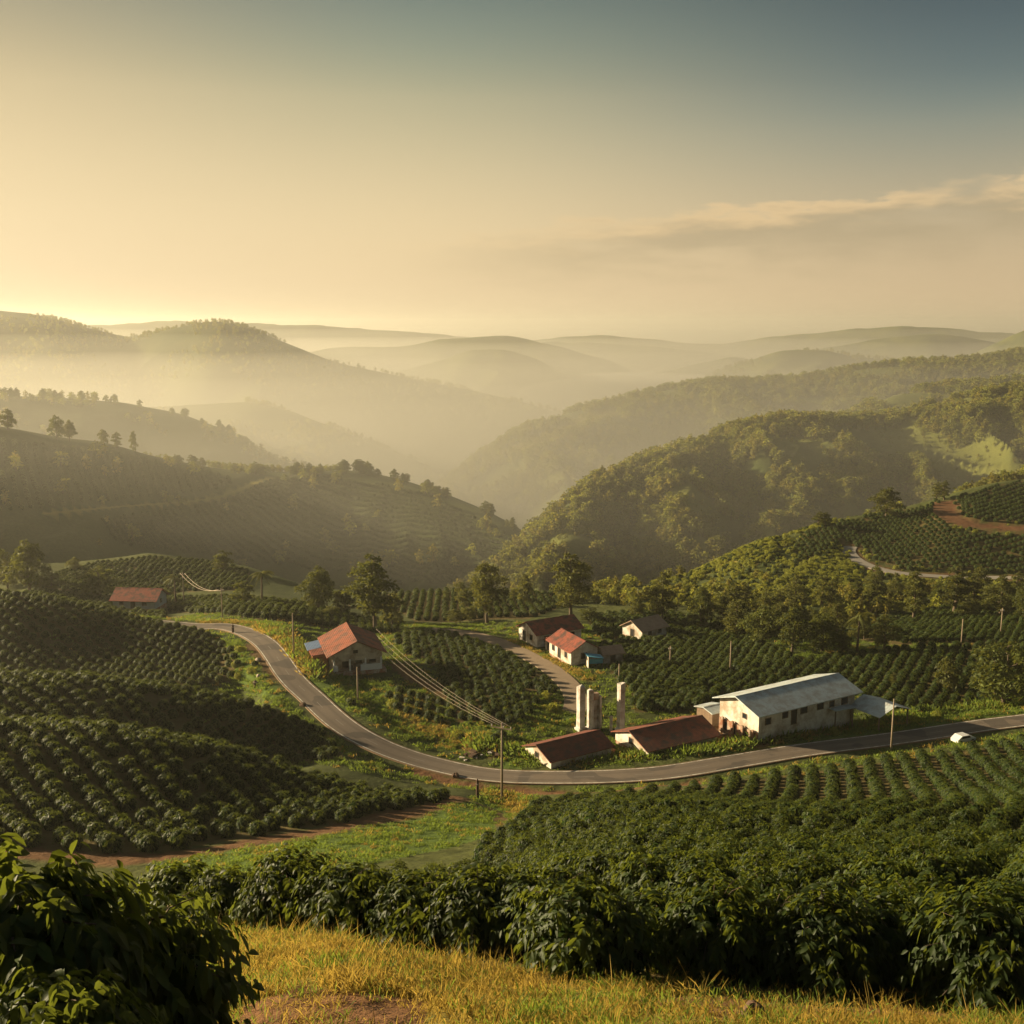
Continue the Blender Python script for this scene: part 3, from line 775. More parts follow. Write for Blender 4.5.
# ---------------------------------------------------------------- trees
def tree_meshes(seed, h, rad, base, leafn, leafs, m, lobes=9, shape=1.0, open_=.25, lean=.0):
    """trunk and limbs, and a crown of leaf sprays gathered into uneven clumps"""
    r = np.random.default_rng(seed)
    wood = MB()
    cz0, cz1 = base * h, h
    tr = .018 * h + .05
    top = np.array([lean * h, r.normal(0, .02) * h, h * .82])
    pts = [np.array([0, 0, -.4]), np.array([.0, 0, .02 * h]), top * .35 + r.normal(0, .008, 3) * h, top * .7 + r.normal(0, .012, 3) * h, top]
    wood.tube(pts, [tr * 1.5, tr * 1.1, tr * .8, tr * .5, tr * .12], 7)
    P, D, T, S = [], [], [], []
    for k in range(lobes):
        f = (k + r.uniform(.1, .9)) / lobes
        z = cz0 + (cz1 - cz0) * (f * .94 + .02)
        env = rad * (math.sin(math.pi * min(1, max(0, f * .86 + .14)) ** shape) ** .6)
        az = k * 2.4 + r.normal(0, .4)
        dist = env * r.uniform(.25, .72)
        c = np.array([math.cos(az) * dist + lean * z, math.sin(az) * dist, z - .04 * h])
        cr = max(.16 * rad, env * r.uniform(.38, .62))
        st = np.array([lean * z * .8, 0, max(cz0 * .7, c[2] - dist * .9)])
        wood.tube([st, (st + c) / 2 + r.normal(0, .03, 3) * rad, c], [tr * .42, tr * .28, tr * .1], 4, cap=False)
        n = max(6, int(leafn / lobes * (cr / (rad * .5)) ** 1.6))
        v = unit(r.normal(0, 1, (n, 3))); v[:, 2] = np.where(v[:, 2] < -.35, -v[:, 2] * .5, v[:, 2])
        q = r.uniform(open_, 1.0, n) ** .5
        p = c + v * q[:, None] * np.array([cr, cr, cr * .72])
        P.append(p); D.append(unit(v * .7 + r.normal(0, .6, (n, 3)))); S.append(leafs * r.uniform(.6, 1.35, n))
        T.append(np.clip(.44 + r.normal(0, .15) + r.normal(0, .16, n), 0, 1))
    P = np.concatenate(P); D = np.concatenate(D); T = np.concatenate(T); S = np.concatenate(S)
    V, F, per = leaves(P, D, unit(r.normal(0, 1, P.shape)), S, S * .62, 2, .3, .35)
    crown = leaf_mesh('crown', V, F, per, T, m)
    trunk = wood.mesh('trunk', M_bark, True)
    joined = leaf_mesh('tree', V, F, per, T, m, (wood.v, wood.f))
    return trunk, crown, joined
TREES = {
 'round': [tree_meshes(101 + k, 10, 3.9, .16, 5200, .42, M_tree, 15, .9, .3) for k in range(2)],
 'tall':  [tree_meshes(111 + k, 14, 3.6, .24, 5600, .44, [M_tree, M_treeb, M_treeb][k], 19, 1.0, .2, [.02, -.02, .03][k]) for k in range(3)],
 'oval':  [tree_meshes(121 + k, 11, 3.3, .18, 4200, .42, [M_treeb, M_tree, M_treeb][k], 15, .95, .2) for k in range(3)],
 'slim':  [tree_meshes(131 + k, 11, 2.0, .18, 2600, .40, M_treeb, 13, 1.0, .2, [.02, -.03][k]) for k in range(2)],
 'small': [tree_meshes(141 + k, 6, 2.4, .16, 1700, .40, [M_treeb, M_tree, M_treeb][k], 9, .9, .2) for k in range(3)],
}
M_far = leaf_mat('forest_leaf_sun_tint', (.035, .048, .011), (.155, .17, .034), (.44, .42, .05), .6, .34, .15)  # brighter copy of the tree leaves: sunlight on the far hills put into the colour
M_farb = leaf_mat('olive_forest_leaf_sun_tint', (.055, .060, .014), (.20, .185, .042), (.50, .42, .06), .6, .34, .15)  # olive leaves brightened the same way, standing in for sun on the slopes
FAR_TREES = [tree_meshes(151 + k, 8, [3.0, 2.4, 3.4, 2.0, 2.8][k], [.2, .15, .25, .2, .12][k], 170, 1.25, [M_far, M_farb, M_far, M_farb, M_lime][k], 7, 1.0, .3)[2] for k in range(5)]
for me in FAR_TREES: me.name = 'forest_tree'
def palm_meshes(seed, h):
    r = np.random.default_rng(seed); wood = MB()
    wood.tube([(0, 0, -.3), (.05, 0, h * .3), (.12, .03, h * .65), (.1, .05, h)], [.26, .19, .16, .15], 7)
    P, D, T, S = [], [], [], []
    for k in range(17):
        az = k * 2.4; el = r.uniform(-.35, 1.1); ln = r.uniform(2.0, 2.7)
        for j in range(12):
            s = (j + 1) / 12
            p = np.array([.1 + math.cos(az) * ln * s * math.cos(el * .5), .05 + math.sin(az) * ln * s * math.cos(el * .5), h + ln * (math.sin(el) * s - .75 * s * s)])
            for sd in (-1, 1):
                la = az + sd * 1.0
                P.append(p); D.append([math.cos(la), math.sin(la), -.55]); S.append(.75 * (1 - .5 * s)); T.append(.5 + r.normal(0, .15))
    P, D, S, T = np.array(P), unit(np.array(D)), np.array(S), np.clip(np.array(T), 0, 1)
    V, F, per = leaves(P, D, np.tile([0, 0, 1.0], (len(P), 1)), S, S * .28, 2, .35, .2)
    return wood.mesh('trunk', M_bark, True), leaf_mesh('crown', V, F, per, T, M_treeb), None
TREES['palm'] = [palm_meshes(5, 6.0), palm_meshes(6, 6.5)]

# ---------------------------------------------------------------- grass
def tuft_mesh(seed, n, h, spread, m, wid=.02):
    r = np.random.default_rng(seed)
    P = np.c_[r.normal(0, spread, (n, 2)), np.zeros(n)]
    D = unit(np.c_[r.normal(0, .38, (n, 2)), np.ones(n)])
    ln = h * r.uniform(.45, 1.25, n)
    V, F, per = leaves(P, D, unit(r.normal(0, 1, (n, 3)) * [1, 1, .1]), ln, np.full(n, wid) * r.uniform(.7, 1.4, n), 2, .28, .1)
    return leaf_mesh('grass_tuft', V, F, per, np.clip(r.normal(.45, .22, n), 0, 1), m)
M_grassg = leaf_mat('green_blade', (.05, .085, .013), (.15, .20, .03), (.32, .42, .05), .7, .4, .15)
TUFT = [tuft_mesh(201, 44, .16, .10, M_grass, .009), tuft_mesh(202, 40, .11, .12, M_grass, .009), tuft_mesh(203, 54, .15, .11, M_grassg, .011), tuft_mesh(204, 16, .40, .06, M_grass, .007)]
TUFT_FAR = [tuft_mesh(211, 26, .75, .36, M_grass, .11), tuft_mesh(212, 26, .65, .38, M_grassg, .12), tuft_mesh(213, 26, .95, .30, M_grassg, .12)]

# ---------------------------------------------------------------- many of one kind in one object
def scatter(name, pts, meshes, rot, scl, idx):
    me = bpy.data.meshes.new(name)
    pts = np.asarray(pts, 'f4'); me.vertices.add(len(pts)); me.vertices.foreach_set('co', pts.ravel())
    for nm, ty, val in (('spin', 'FLOAT', rot), ('size', 'FLOAT', scl), ('pick', 'INT', idx)):
        me.attributes.new(nm, ty, 'POINT').data.foreach_set('value', np.asarray(val))
    o = bpy.data.objects.new(name, me); COL.objects.link(o); o['kind'] = 'stuff'
    g = bpy.data.node_groups.new(name, 'GeometryNodeTree')
    g.interface.new_socket('Geometry', in_out='INPUT', socket_type='NodeSocketGeometry')
    g.interface.new_socket('Geometry', in_out='OUTPUT', socket_type='NodeSocketGeometry')
    N, L = g.nodes.new, g.links.new
    gi, go, jn = N('NodeGroupInput'), N('NodeGroupOutput'), N('GeometryNodeJoinGeometry')
    def attr(nm, ty):
        a = N('GeometryNodeInputNamedAttribute'); a.data_type = ty; a.inputs['Name'].default_value = nm; return a.outputs['Attribute']
    sp, sz, pk = attr('spin', 'FLOAT'), attr('size', 'FLOAT'), attr('pick', 'INT')
    cx = N('ShaderNodeCombineXYZ'); L(sp, cx.inputs[2])
    for k, mm in enumerate(meshes):
        src = bpy.data.objects.new(mm.name, mm)
        oi = N('GeometryNodeObjectInfo'); oi.inputs['Object'].default_value = src; oi.inputs['As Instance'].default_value = True
        cmp_ = N('FunctionNodeCompare'); cmp_.data_type = 'INT'; cmp_.operation = 'EQUAL'
        L(pk, cmp_.inputs[2]); cmp_.inputs[3].default_value = k
        ip = N('GeometryNodeInstanceOnPoints')
        L(gi.outputs[0], ip.inputs['Points']); L(cmp_.outputs[0], ip.inputs['Selection']); L(oi.outputs['Geometry'], ip.inputs['Instance'])
        L(cx.outputs[0], ip.inputs['Rotation']); L(sz, ip.inputs['Scale']); L(ip.outputs[0], jn.inputs[0])
    L(jn.outputs[0], go.inputs[0])
    o.modifiers.new('scatter', 'NODES').node_group = g
    return o
# ---------------------------------------------------------------- roads
def ribbon(mb, P, o0, o1, dz, skirt=0.0, seg=None):
    T = np.gradient(P[:, :2], axis=0); T /= np.linalg.norm(T, axis=1)[:, None]
    Nn = np.c_[T[:, 1], -T[:, 0]]
    cols = [(o0, dz - skirt)] * (skirt > 0) + [(o0, dz), (o1, dz)] + [(o1, dz - skirt)] * (skirt > 0)
    V = []
    for o, z in cols:
        q = P[:, :2] + Nn * o; V.append(np.c_[q, P[:, 2] + z])
    k = len(cols); n = len(P)
    V = np.stack(V, 1).reshape(-1, 3)
    F = []
    for i in range(n - 1):
        if seg is not None and not seg(i): continue
        for j in range(k - 1):
            F.append((i * k + j, i * k + j + 1, (i + 1) * k + j + 1, (i + 1) * k + j))
    mb.add(V, F)
M_asph = mat('asphalt', (.1, .09, .08), .85, .25)
t, N, L, B = nodes(M_asph); p_ = texpos(t)
ac = N('ShaderNodeAttribute'); ac.attribute_name = 'across'
c = mix(t, noise(t, .30, 5, .65, p_), mix(t, noise(t, 3, 4, .6, p_), (.095, .080, .066), (.175, .145, .115)), (.20, .155, .115))
pt = ramp(t, noise(t, .16, 2, .5, p_), [(.56, (0, 0, 0)), (.575, (1, 1, 1))])
c = mix(t, math_(t, 'MULTIPLY', pt, .55), c, (.065, .058, .052))
trk = math_(t, 'SUBTRACT', 1.0, math_(t, 'MINIMUM', math_(t, 'MULTIPLY', math_(t, 'ABSOLUTE', math_(t, 'SUBTRACT', ac.outputs['Fac'], .85)), 2.6), 1.0))
c = mix(t, math_(t, 'MULTIPLY', trk, .35), c, (.075, .062, .052))
ed = math_(t, 'ADD', ac.outputs['Fac'], math_(t, 'MULTIPLY', math_(t, 'SUBTRACT', noise(t, .8, 5, .7, p_), .5), 1.5))
er = N('ShaderNodeMapRange'); er.inputs[1].default_value = 1.6; er.inputs[2].default_value = 2.0; L(ed, er.inputs[0])
L(mix(t, math_(t, 'MULTIPLY', er.outputs[0], .85), c, (.24, .15, .085)), B.inputs['Base Color'])
L(bump(t, noise(t, 12, 4, .6, p_), .4, .02), B.inputs['Normal'])
M_line = mat('road_paint', (.72, .70, .62), .7, .2)
t, N, L, B = nodes(M_line)
L(mix(t, ramp(t, noise(t, 1.3, 5, .7, texpos(t)), [(.42, (0, 0, 0)), (.62, (1, 1, 1))]), (.74, .71, .62), (.36, .32, .27)), B.inputs['Base Color'])
M_faint = mat('faded_road_paint', (.24, .21, .18), .8, .2)
M_dirt = mat('dirt_road', (.25, .17, .1), .95, .1)
t, N, L, B = nodes(M_dirt); p_ = texpos(t)
L(mix(t, noise(t, .5, 5, .65, p_), (.20, .15, .105), (.34, .26, .18)), B.inputs['Base Color'])
offs = [-2.05, -2.0, -1.75, -1.4, -.95, -.5, 0, .5, .95, 1.4, 1.75, 2.0, 2.05]
_T = np.gradient(ROAD[:, :2], axis=0); _T /= np.linalg.norm(_T, axis=1)[:, None]; _N = np.c_[_T[:, 1], -_T[:, 0]]
_V = np.stack([np.c_[ROAD[:, :2] + _N * o, ROAD[:, 2] + (.13 if abs(o) < 2.03 else -.4)] for o in offs], 1)
_n, _k = len(ROAD), len(offs)
mb = MB(); mb.add(_V.reshape(-1, 3), [(i * _k + j, i * _k + j + 1, (i + 1) * _k + j + 1, (i + 1) * _k + j) for i in range(_n - 1) for j in range(_k - 1)])
_me = mb.mesh('road', M_asph); _me.attributes.new('across', 'FLOAT', 'POINT').data.foreach_set('value', np.tile(np.abs(offs), _n).astype('f4'))
link('road', _me)['kind'] = 'structure'
for nm, a, b, sg in (('road_edge_line', 1.66, 1.80, None), ('road_edge_line', -1.80, -1.66, None), ('road_centre_line', -.05, .05, lambda i: i % 6 < 2)):
    mb = MB(); ribbon(mb, ROAD, a, b, .136, 0, sg); link(nm, mb.mesh(nm, M_faint if sg else M_line))['kind'] = 'structure'
mb = MB(); ribbon(mb, TRACK, -1.7, 1.7, .10, .4); link('side_road', mb.mesh('side_road', M_dirt))['kind'] = 'structure'
M_grey = mat('pale_road', (.3, .27, .23), .9, .1)
mb = MB(); ribbon(mb, HILLROAD, -1.9, 1.9, .14, .5); link('hill_road', mb.mesh('hill_road', M_grey))['kind'] = 'structure'

# ---------------------------------------------------------------- building materials
def worn(name, a, b, scale=1.2, rough=.85, stain=None, spec=.2):
    m = mat(name, a, rough, spec); t, N, L, B = nodes(m); p = objcoord(t)
    c = mix(t, ramp(t, noise(t, scale, 6, .7, p), [(.36, (0, 0, 0)), (.66, (1, 1, 1))]), a, b)
    if stain: c = mix(t, ramp(t, noise(t, scale * .45, 5, .7, p), [(.44, (0, 0, 0)), (.62, (1, 1, 1))]), c, stain)
    L(c, B.inputs['Base Color']); return m
def roofing(name, a, b, period, rough=.8, stain=None, metal=0.0):
    m = worn(name, a, b, 1.6, rough, stain, .3); t, N, L, B = nodes(m)
    w = N('ShaderNodeTexWave'); w.wave_type = 'BANDS'; w.bands_direction = 'X'; w.inputs['Scale'].default_value = period
    w.inputs['Distortion'].default_value = .3
    L(objcoord(t), w.inputs['Vector']); L(bump(t, w.outputs['Fac'], .8, .06), B.inputs['Normal']); B.inputs['Metallic'].default_value = metal
    return m
M_white = worn('white_plaster', (.74, .70, .62), (.56, .50, .42), 1.1, .9, (.38, .30, .22))
M_cream = worn('cream_plaster', (.62, .54, .42), (.46, .39, .30), 1.2, .9, (.3, .22, .15))
M_bluewall = worn('pale_blue_plaster', (.42, .46, .48), (.32, .35, .36), 1.0, .9)
M_orange = worn('orange_plaster', (.55, .20, .09), (.42, .15, .07), 1.0, .9)
M_redtile = roofing('red_tiles', (.33, .085, .05), (.20, .058, .038), 1.3, .88, (.08, .045, .035))
M_orgtile = roofing('orange_tiles', (.33, .095, .05), (.19, .062, .038), 1.3, .88, (.10, .055, .04))
M_browntile = roofing('mossy_brown_tiles', (.26, .075, .045), (.16, .052, .034), 1.6, .9, (.12, .058, .042))
M_tanroof = roofing('tan_sheets', (.42, .29, .20), (.32, .21, .14), 1.4, .85)
M_sheet = roofing('zinc_sheets', (.58, .65, .65), (.48, .54, .54), 1.3, .5, (.40, .40, .37), .1)
M_blue = roofing('blue_sheets', (.10, .17, .30), (.07, .12, .22), 1.4, .6)
M_tarp = worn('blue_tarp', (.10, .36, .50), (.08, .28, .40), 2, .6)
M_dark = mat('dark_opening', (.012, .011, .01), .5, .3)
M_wood = worn('weathered_wood', (.24, .17, .11), (.15, .10, .07), 3, .9)
M_post = worn('pole_wood', (.34, .27, .19), (.24, .18, .12), 4, .85)
M_conc = worn('grey_concrete', (.70, .67, .62), (.50, .46, .41), .9, .9, (.28, .2, .15))
M_brick = worn('red_brick', (.33, .15, .085), (.22, .10, .06), 2.5, .9, (.42, .34, .26))
M_glass = mat('window_glass', (.02, .025, .03), .1, .5)
M_plas = mat('white_plastic', (.75, .74, .72), .5, .4)
M_rock = worn('rock', (.14, .085, .055), (.07, .045, .03), 3, .95)
M_pale = worn('pale_stone', (.5, .42, .32), (.36, .29, .22), 3, .95)
M_ceram = mat('ceramic', (.5, .45, .4), .3, .5)
M_wire = mat('wire_metal', (.55, .45, .32), .4, .5)

FOOT = []
def building(name, label, cat, px, py, ang, Lx, W, H, rise, roof, wall, ridge='L', over=.45, plinth=None, openings=(), base_drop=.0, group=None, gable_vent=False, floor=0.0, ymin=100, front=None):
    """origin at the front left corner; x along the front, y away from the viewer"""
    A = hit(px, py, ymin)
    root = thing(name, (A.x, A.y, A.z - base_drop), label, cat, group, R(ang))
    _c = root.matrix_basis @ Vector((Lx / 2, W / 2, 0)); FOOT.append((_c.x, _c.y, math.hypot(Lx, W) / 2 + 1.2))
    b = MB(); z0 = floor
    if ridge == 'L': prof = [(0, z0), (W, z0), (W, H), (W / 2, H + rise), (0, H)]; b.prism(prof, 0, Lx, 0, 'x')
    else: prof = [(0, z0), (Lx, z0), (Lx, H), (Lx / 2, H + rise), (0, H)]; b.prism(prof, 0, W, 0, 'y')
    link('wall', b.mesh('wall', wall), root)
    fm = MB(); fm.box((Lx / 2, W / 2, z0 / 2 - .6), (Lx - .06, W - .06, z0 + 1.2 - .004))
    link('plinth', fm.mesh('plinth', plinth or M_brick), root)
    # roof: two slabs with eaves
    th = .12; rm = MB(); half = (W if ridge == 'L' else Lx) / 2; run = Lx if ridge == 'L' else W
    sl = rise / half
    for sgn in (-1, 1):
        e = half + over
        P = [(half, H + rise + .03), (half + sgn * e, H + rise + .03 - sl * e), (half + sgn * e, H + rise + .03 + th - sl * e), (half, H + rise + .03 + th)]
        if sgn < 0: P = P[::-1]
        rm.prism(P, -(front or over), run + over, 0, 'x' if ridge == 'L' else 'y')
    rf = link('roof', rm.mesh('roof', roof), root)
    cm = MB(); c_ = [(half - .16, H + rise + .06 + th - .16 * sl), (half + .16, H + rise + .06 + th - .16 * sl), (half, H + rise + .065 + th)]
    cm.prism(c_, -(front or over) - .01, run + over + .01, 0, 'x' if ridge == 'L' else 'y'); link('ridge_cap', cm.mesh('ridge_cap', roof), rf)
    # openings: side, position along, sill height, width, height
    for side, u, z, w, h, kind in openings:
        mfr, mpn = MB(), MB()
        fr = .07
        def put(m, uu, zz, ww, hh, out, dep):
            if side == 'front': m.box((uu, -out, zz), (ww, dep, hh))
            elif side == 'left': m.box((-out, uu, zz), (dep, ww, hh))
            elif side == 'right': m.box((Lx + out, uu, zz), (dep, ww, hh))
        for du, dz, ww, hh in ((-w / 2 - fr / 2, 0, fr, h + 2 * fr), (w / 2 + fr / 2, 0, fr, h + 2 * fr), (0, h / 2 + fr / 2, w, fr), (0, -h / 2 - fr / 2, w, fr)):
            put(mfr, u + du, z + h / 2 + dz, ww, hh, .03, .08)
        o = link(kind, mfr.mesh(kind, M_wood), root)
        put(mpn, u, z + h / 2, w - .004, h - .004, .015, .03)
        link('pane' if kind == 'window' else 'door_leaf', mpn.mesh('pane', M_glass if kind == 'window' else M_dark), o)
    return root

barn = building('warehouse', 'long white warehouse with pale metal roof beside the main road', 'warehouse', 758, 743.5, 31, 17.6, 7.4, 4.0, 1.2, M_sheet, M_white, over=.75, floor=1.4, plinth=M_white,
    openings=[('front', 1.6, 2.3, .9, .8, 'window'), ('front', 4.6, 2.6, .9, .8, 'window'), ('front', 8.0, 2.6, 1.1, .9, 'window'), ('front', 11.0, 2.6, 1.1, .9, 'window'), ('front', 13.2, 2.5, .8, .8, 'window'), ('front', 15.6, 2.5, 1.1, .9, 'window'), ('left', 2.6, 2.6, .7, .6, 'window'), ('front', 6.2, 1.45, .9, 1.9, 'door')])
m = MB(); m.box((-.06, 3.7, .35), (.12, 7.3, 2.0)); link('underfloor', m.mesh('underfloor', M_brick), barn)
for y in (2.2, 4.6, 6.2):
    m = MB(); m.box((-.13, y, .45), (.04, .9, 1.1)); link('opening', m.mesh('opening', M_dark), barn)
for k in range(4):
    m = MB(); m.box((-.35, .7 + k * 1.9, .55), (.3, .35, 2.2)); link('pier', m.mesh('pier', M_brick), barn)
building('shed', 'low shed with mossy brown tiled roof and pale gable, in front of the concrete pillars', 'shed', 551, 769, 32, 9.2, 5.8, 1.0, 1.05, M_browntile, M_white, over=.35, ymin=110, openings=[('left', 3.1, .5, .7, .6, 'window')])
building('shed', 'low shed with bright red tiled roof and white gable, left of the white warehouse', 'shed', 648, 758.5, 29, 10.9, 7.2, 1.1, 1.25, M_orgtile, M_white, over=.45, ymin=110, openings=[('left', 3.7, .7, .8, .7, 'window')])
house = building('house', 'small house with red gable roof, beige front and orange annex at the road bend', 'house', 330, 671, 17, 7.9, 8.4, 3.0, 1.9, M_orgtile, M_cream, 'W', .7, front=2.3, openings=[('front', 2.4, .2, .95, 1.9, 'door'), ('front', 4.4, .9, 1.0, 1.0, 'window'), ('front', 6.6, .9, 1.0, 1.0, 'window')])
m = MB(); m.box((-1.3, 3.6, .9), (2.4, 5.4, 2.9)); link('annex', m.mesh('annex', M_orange), house)
m = MB(); m.prism([(-2.9, 2.25), (-.02, 2.75), (-.02, 2.85), (-2.9, 2.35)], 4.0, 8.2); link('annex_roof', m.mesh('annex_roof', M_blue), house)
m = MB(); m.prism([(-2.7, 2.36), (-.02, 2.6), (-.02, 2.7), (-2.7, 2.46)], .6, 3.9); link('annex_roof', m.mesh('annex_roof', M_orgtile), house)
m = MB(); m.box((3.95, -1.25, .05), (8.8, 2.5, .5)); link('porch', m.mesh('porch', M_brick), house)
m = MB(); m.prism([(.12, 1.95), (7.78, 1.95), (7.78, 2.93), (3.95, 4.78), (.12, 2.93)], -2.0, -1.9); gp = link('gable_front', m.mesh('gable_front', M_cream), house)
m = MB(); m.box((3.7, -2.02, 3.35), (.7, .06, .5)); link('vent', m.mesh('vent', M_dark), gp)
for k in range(4):
    m = MB(); m.box((.4 + k * 2.4, -2.0, 1.3), (.22, .22, 1.85)); link('porch_post', m.mesh('porch_post', M_plas), house)
building('house', 'long farmhouse with dark red roof and white walls, farthest along the side road', 'house', 537, 647.5, 30, 9.4, 6.4, 2.4, 1.5, M_redtile, M_white, ymin=150, openings=[('front', 2, .9, .9, .9, 'window'), ('front', 5, .2, .9, 1.9, 'door'), ('front', 7.4, .9, .9, .9, 'window'), ('left', 2, .9, .9, .9, 'window'), ('left', 4.4, .2, .9, 1.8, 'door')])
building('house', 'small house with red tiled roof beside the blue tarp shelter on the side road', 'house', 571, 665.5, 25, 4.9, 7.8, 2.4, 1.4, M_redtile, M_white, 'W', .5, ymin=140, openings=[('left', 1.8, .9, .8, .9, 'window'), ('left', 4.2, .2, .9, 1.8, 'door'), ('left', 6.3, .9, .8, .9, 'window'), ('front', 2.4, .9, 1, .9, 'window')])
building('cottage', 'little tan roofed cottage among the coffee rows behind the side road houses', 'cottage', 642, 640, 38, 6.4, 5.2, 1.7, 1.4, M_tanroof, M_white, ymin=170, openings=[('front', 2, .6, .8, .8, 'window'), ('left', 2.6, .1, .9, 1.4, 'door'), ('front', 4.6, .6, .8, .8, 'window')])
building('farmhouse', 'farmhouse with red roof and pale blue walls beside the round tree behind the left field', 'farmhouse', 113, 608, -6, 9.6, 6.0, 2.0, 1.8, M_redtile, M_bluewall, ymin=232, over=.6, openings=[('front', 2, .8, .8, .8, 'window'), ('front', 4.6, .2, .9, 1.6, 'door'), ('front', 7.2, .8, .9, .8, 'window'), ('right', 3, .8, .8, .8, 'window')])
building('hut', 'small grey roofed hut in the dark trees right of the blue tarp shelter', 'hut', 604, 664, 20, 3.4, 2.6, 1.7, .8, M_tanroof, M_cream, ymin=140, over=.35, openings=[('front', 1.6, .1, .8, 1.4, 'door')])
building('hut', 'tiny hut with dark roof between the two houses of the side road', 'hut', 552, 652.5, 28, 2.6, 2.4, 1.7, .7, M_browntile, M_cream, ymin=150, over=.3, openings=[('left', 1.2, .1, .8, 1.4, 'door')])
building('lean_to', 'small open lean to with pale sheet roof at the left corner of the white warehouse', 'lean-to', 712, 727, 31, 2.6, 3.2, 1.9, .35, M_sheet, M_wood, ymin=125, over=.3)
m = MB(); m.box((6.0, -2.15, .8), (3.2, .1, .95)); link('railing', m.mesh('railing', M_plas), house)
# open carport beside the warehouse
A = hit(879, 731, 110); cp = thing('carport', A, 'open carport with blue grey metal roof at the right end of the warehouse', 'carport', None, R(31))
m = MB()
for sgn in (-1, 1):
    P = [(2.7, 3.0), (2.7 + sgn * 3.2, 2.0), (2.7 + sgn * 3.2, 2.08), (2.7, 3.08)]
    m.prism(P if sgn > 0 else P[::-1], -.4, 5.2)
link('roof', m.mesh('roof', M_sheet), cp)
m = MB(); m.prism([(-4.6, 2.5), (-.6, 2.3), (-.6, 2.38), (-4.6, 2.58)], 3.4, 6.6); link('side_roof', m.mesh('side_roof', M_sheet), cp)
for x in (-.1, 5.5):
    for y in (0, 4.8):
        m = MB(); m.box((x, y, .9), (.16, .16, 2.3)); link('post', m.mesh('post', M_wood), cp)
for x in (-4.3, -1.0):
    m = MB(); m.box((x, 3.7, 1.0), (.14, .14, 2.7)); link('post', m.mesh('post', M_wood), cp)
# blue tarp shelter
A = hit(588, 668, 140); sh = thing('shelter', A, 'small shelter with bright blue tarp beside the red roofed house on the side road', 'shelter', None, R(12))
m = MB(); m.box((.1, .8, .9), (.14, 1.7, 1.9)); link('side_wall', m.mesh('side_wall', M_white), sh)
m = MB(); m.prism([(-.1, 1.95), (2.6, 1.5), (2.6, 1.56), (-.1, 2.01)], -.3, 1.9); link('roof', m.mesh('roof', M_tarp), sh)
m = MB(); m.box((1.35, .02, 1.05), (2.3, .05, .8)); link('tarp', m.mesh('tarp', M_tarp), sh)
for x in (1.4, 2.45):
    m = MB(); m.box((x, .12, .55), (.1, .1, 2.0)); link('post', m.mesh('post', M_wood), sh)
# ruined concrete pillars
def pillar(px, py, w, d, h, label, seed):
    A = hit(px, py, 120); r = np.random.default_rng(seed)
    root = thing('concrete_pillar', A, label, 'pillar', 'concrete pillars behind the sheds', R(31))
    m = MB(); nz = 6; V = []
    for k in range(nz + 1):
        z = -.5 + (h + .5) * k / nz; e = 1.12 if k == 0 else 1.0
        for sx, sy in ((-1, -1), (1, -1), (1, 1), (-1, 1)):
            V.append((sx * w / 2 * e + r.normal(0, .015), sy * d / 2 * e + r.normal(0, .015), z + (r.uniform(-.18, .12) if k == nz else 0)))
    F = [(k * 4 + j, k * 4 + (j + 1) % 4, k * 4 + 4 + (j + 1) % 4, k * 4 + 4 + j) for k in range(nz) for j in range(4)] + [(nz * 4, nz * 4 + 1, nz * 4 + 2, nz * 4 + 3)]
    m.add(V, F); link('shaft', m.mesh('shaft', M_conc), root)
    m = MB(); m.box((0, 0, .15), (w + .35, d + .35, .7)); link('footing', m.mesh('footing', M_conc), root)
    return root
pillar(580.5, 731, .85, .85, 6.3, 'leftmost of the concrete pillars, a plain square shaft', 1)
p2 = pillar(590, 731, .42, 1.0, 5.8, 'portal of two thin concrete posts with a broken brick lintel between the square pillars', 2)
m = MB(); m.box((1.45, 0, 2.2), (.30, .9, 5.2)); link('post', m.mesh('post', M_conc), p2)
m = MB(); m.box((.72, .05, 4.75), (1.08, .6, .9)); link('lintel', m.mesh('lintel', M_brick), p2)
m = MB(); m.box((.72, .25, 2.0), (1.08, .3, 4.55)); link('infill', m.mesh('infill', M_conc), p2)
pillar(620.5, 732, .75, .8, 6.9, 'tallest concrete pillar, standing apart at the right', 3)
A = hit(611, 731, 120); st = thing('concrete_post', A, 'short broken concrete post left of the tallest pillar', 'post', None, R(31))
m = MB(); m.box((0, 0, .8), (.3, .3, 2.6)); link('shaft', m.mesh('shaft', M_conc), st)

# ---------------------------------------------------------------- poles and wires
def pole(px, py, top, label, arm=1.6, ymin=100, rz=0.0, r=.13):
    A = hit(px, py, ymin)
    _, Tt = aT(px, top); h = (CAMZ - Tt * A.y) - A.z
    root = thing('utility_pole', A, label, 'pole', 'utility poles', rz)
    m = MB(); m.tube([(0, 0, -.4), (0, 0, h * .5), (0, 0, h)], [r, r * .9, r * .7], 8); link('post', m.mesh('post', M_post, True), root)
    if arm:
        m = MB(); m.box((0, -.13, h - .55), (arm, .11, .13)); ca = link('crossarm', m.mesh('crossarm', M_post), root)
        for x in (-.45, 0.1, .45):
            m = MB(); m.tube([(x * arm, -.13, h - .485), (x * arm, -.13, h - .36), (x * arm, -.13, h - .26)], [.045, .075, .04], 7); link('insulator', m.mesh('insulator', M_ceram, True), ca)
    return A, h
P1, h1 = pole(502, 801, 723, 'nearest and largest utility pole, beside the near edge of the road', 2.6, 100, R(-25), .15)
pole(891, 751, 699, 'utility pole at the road edge below the metal roofed carport', .0)
P3, h3 = pole(222.5, 619, 588, 'utility pole beside the far bend where the road disappears', 1.2)
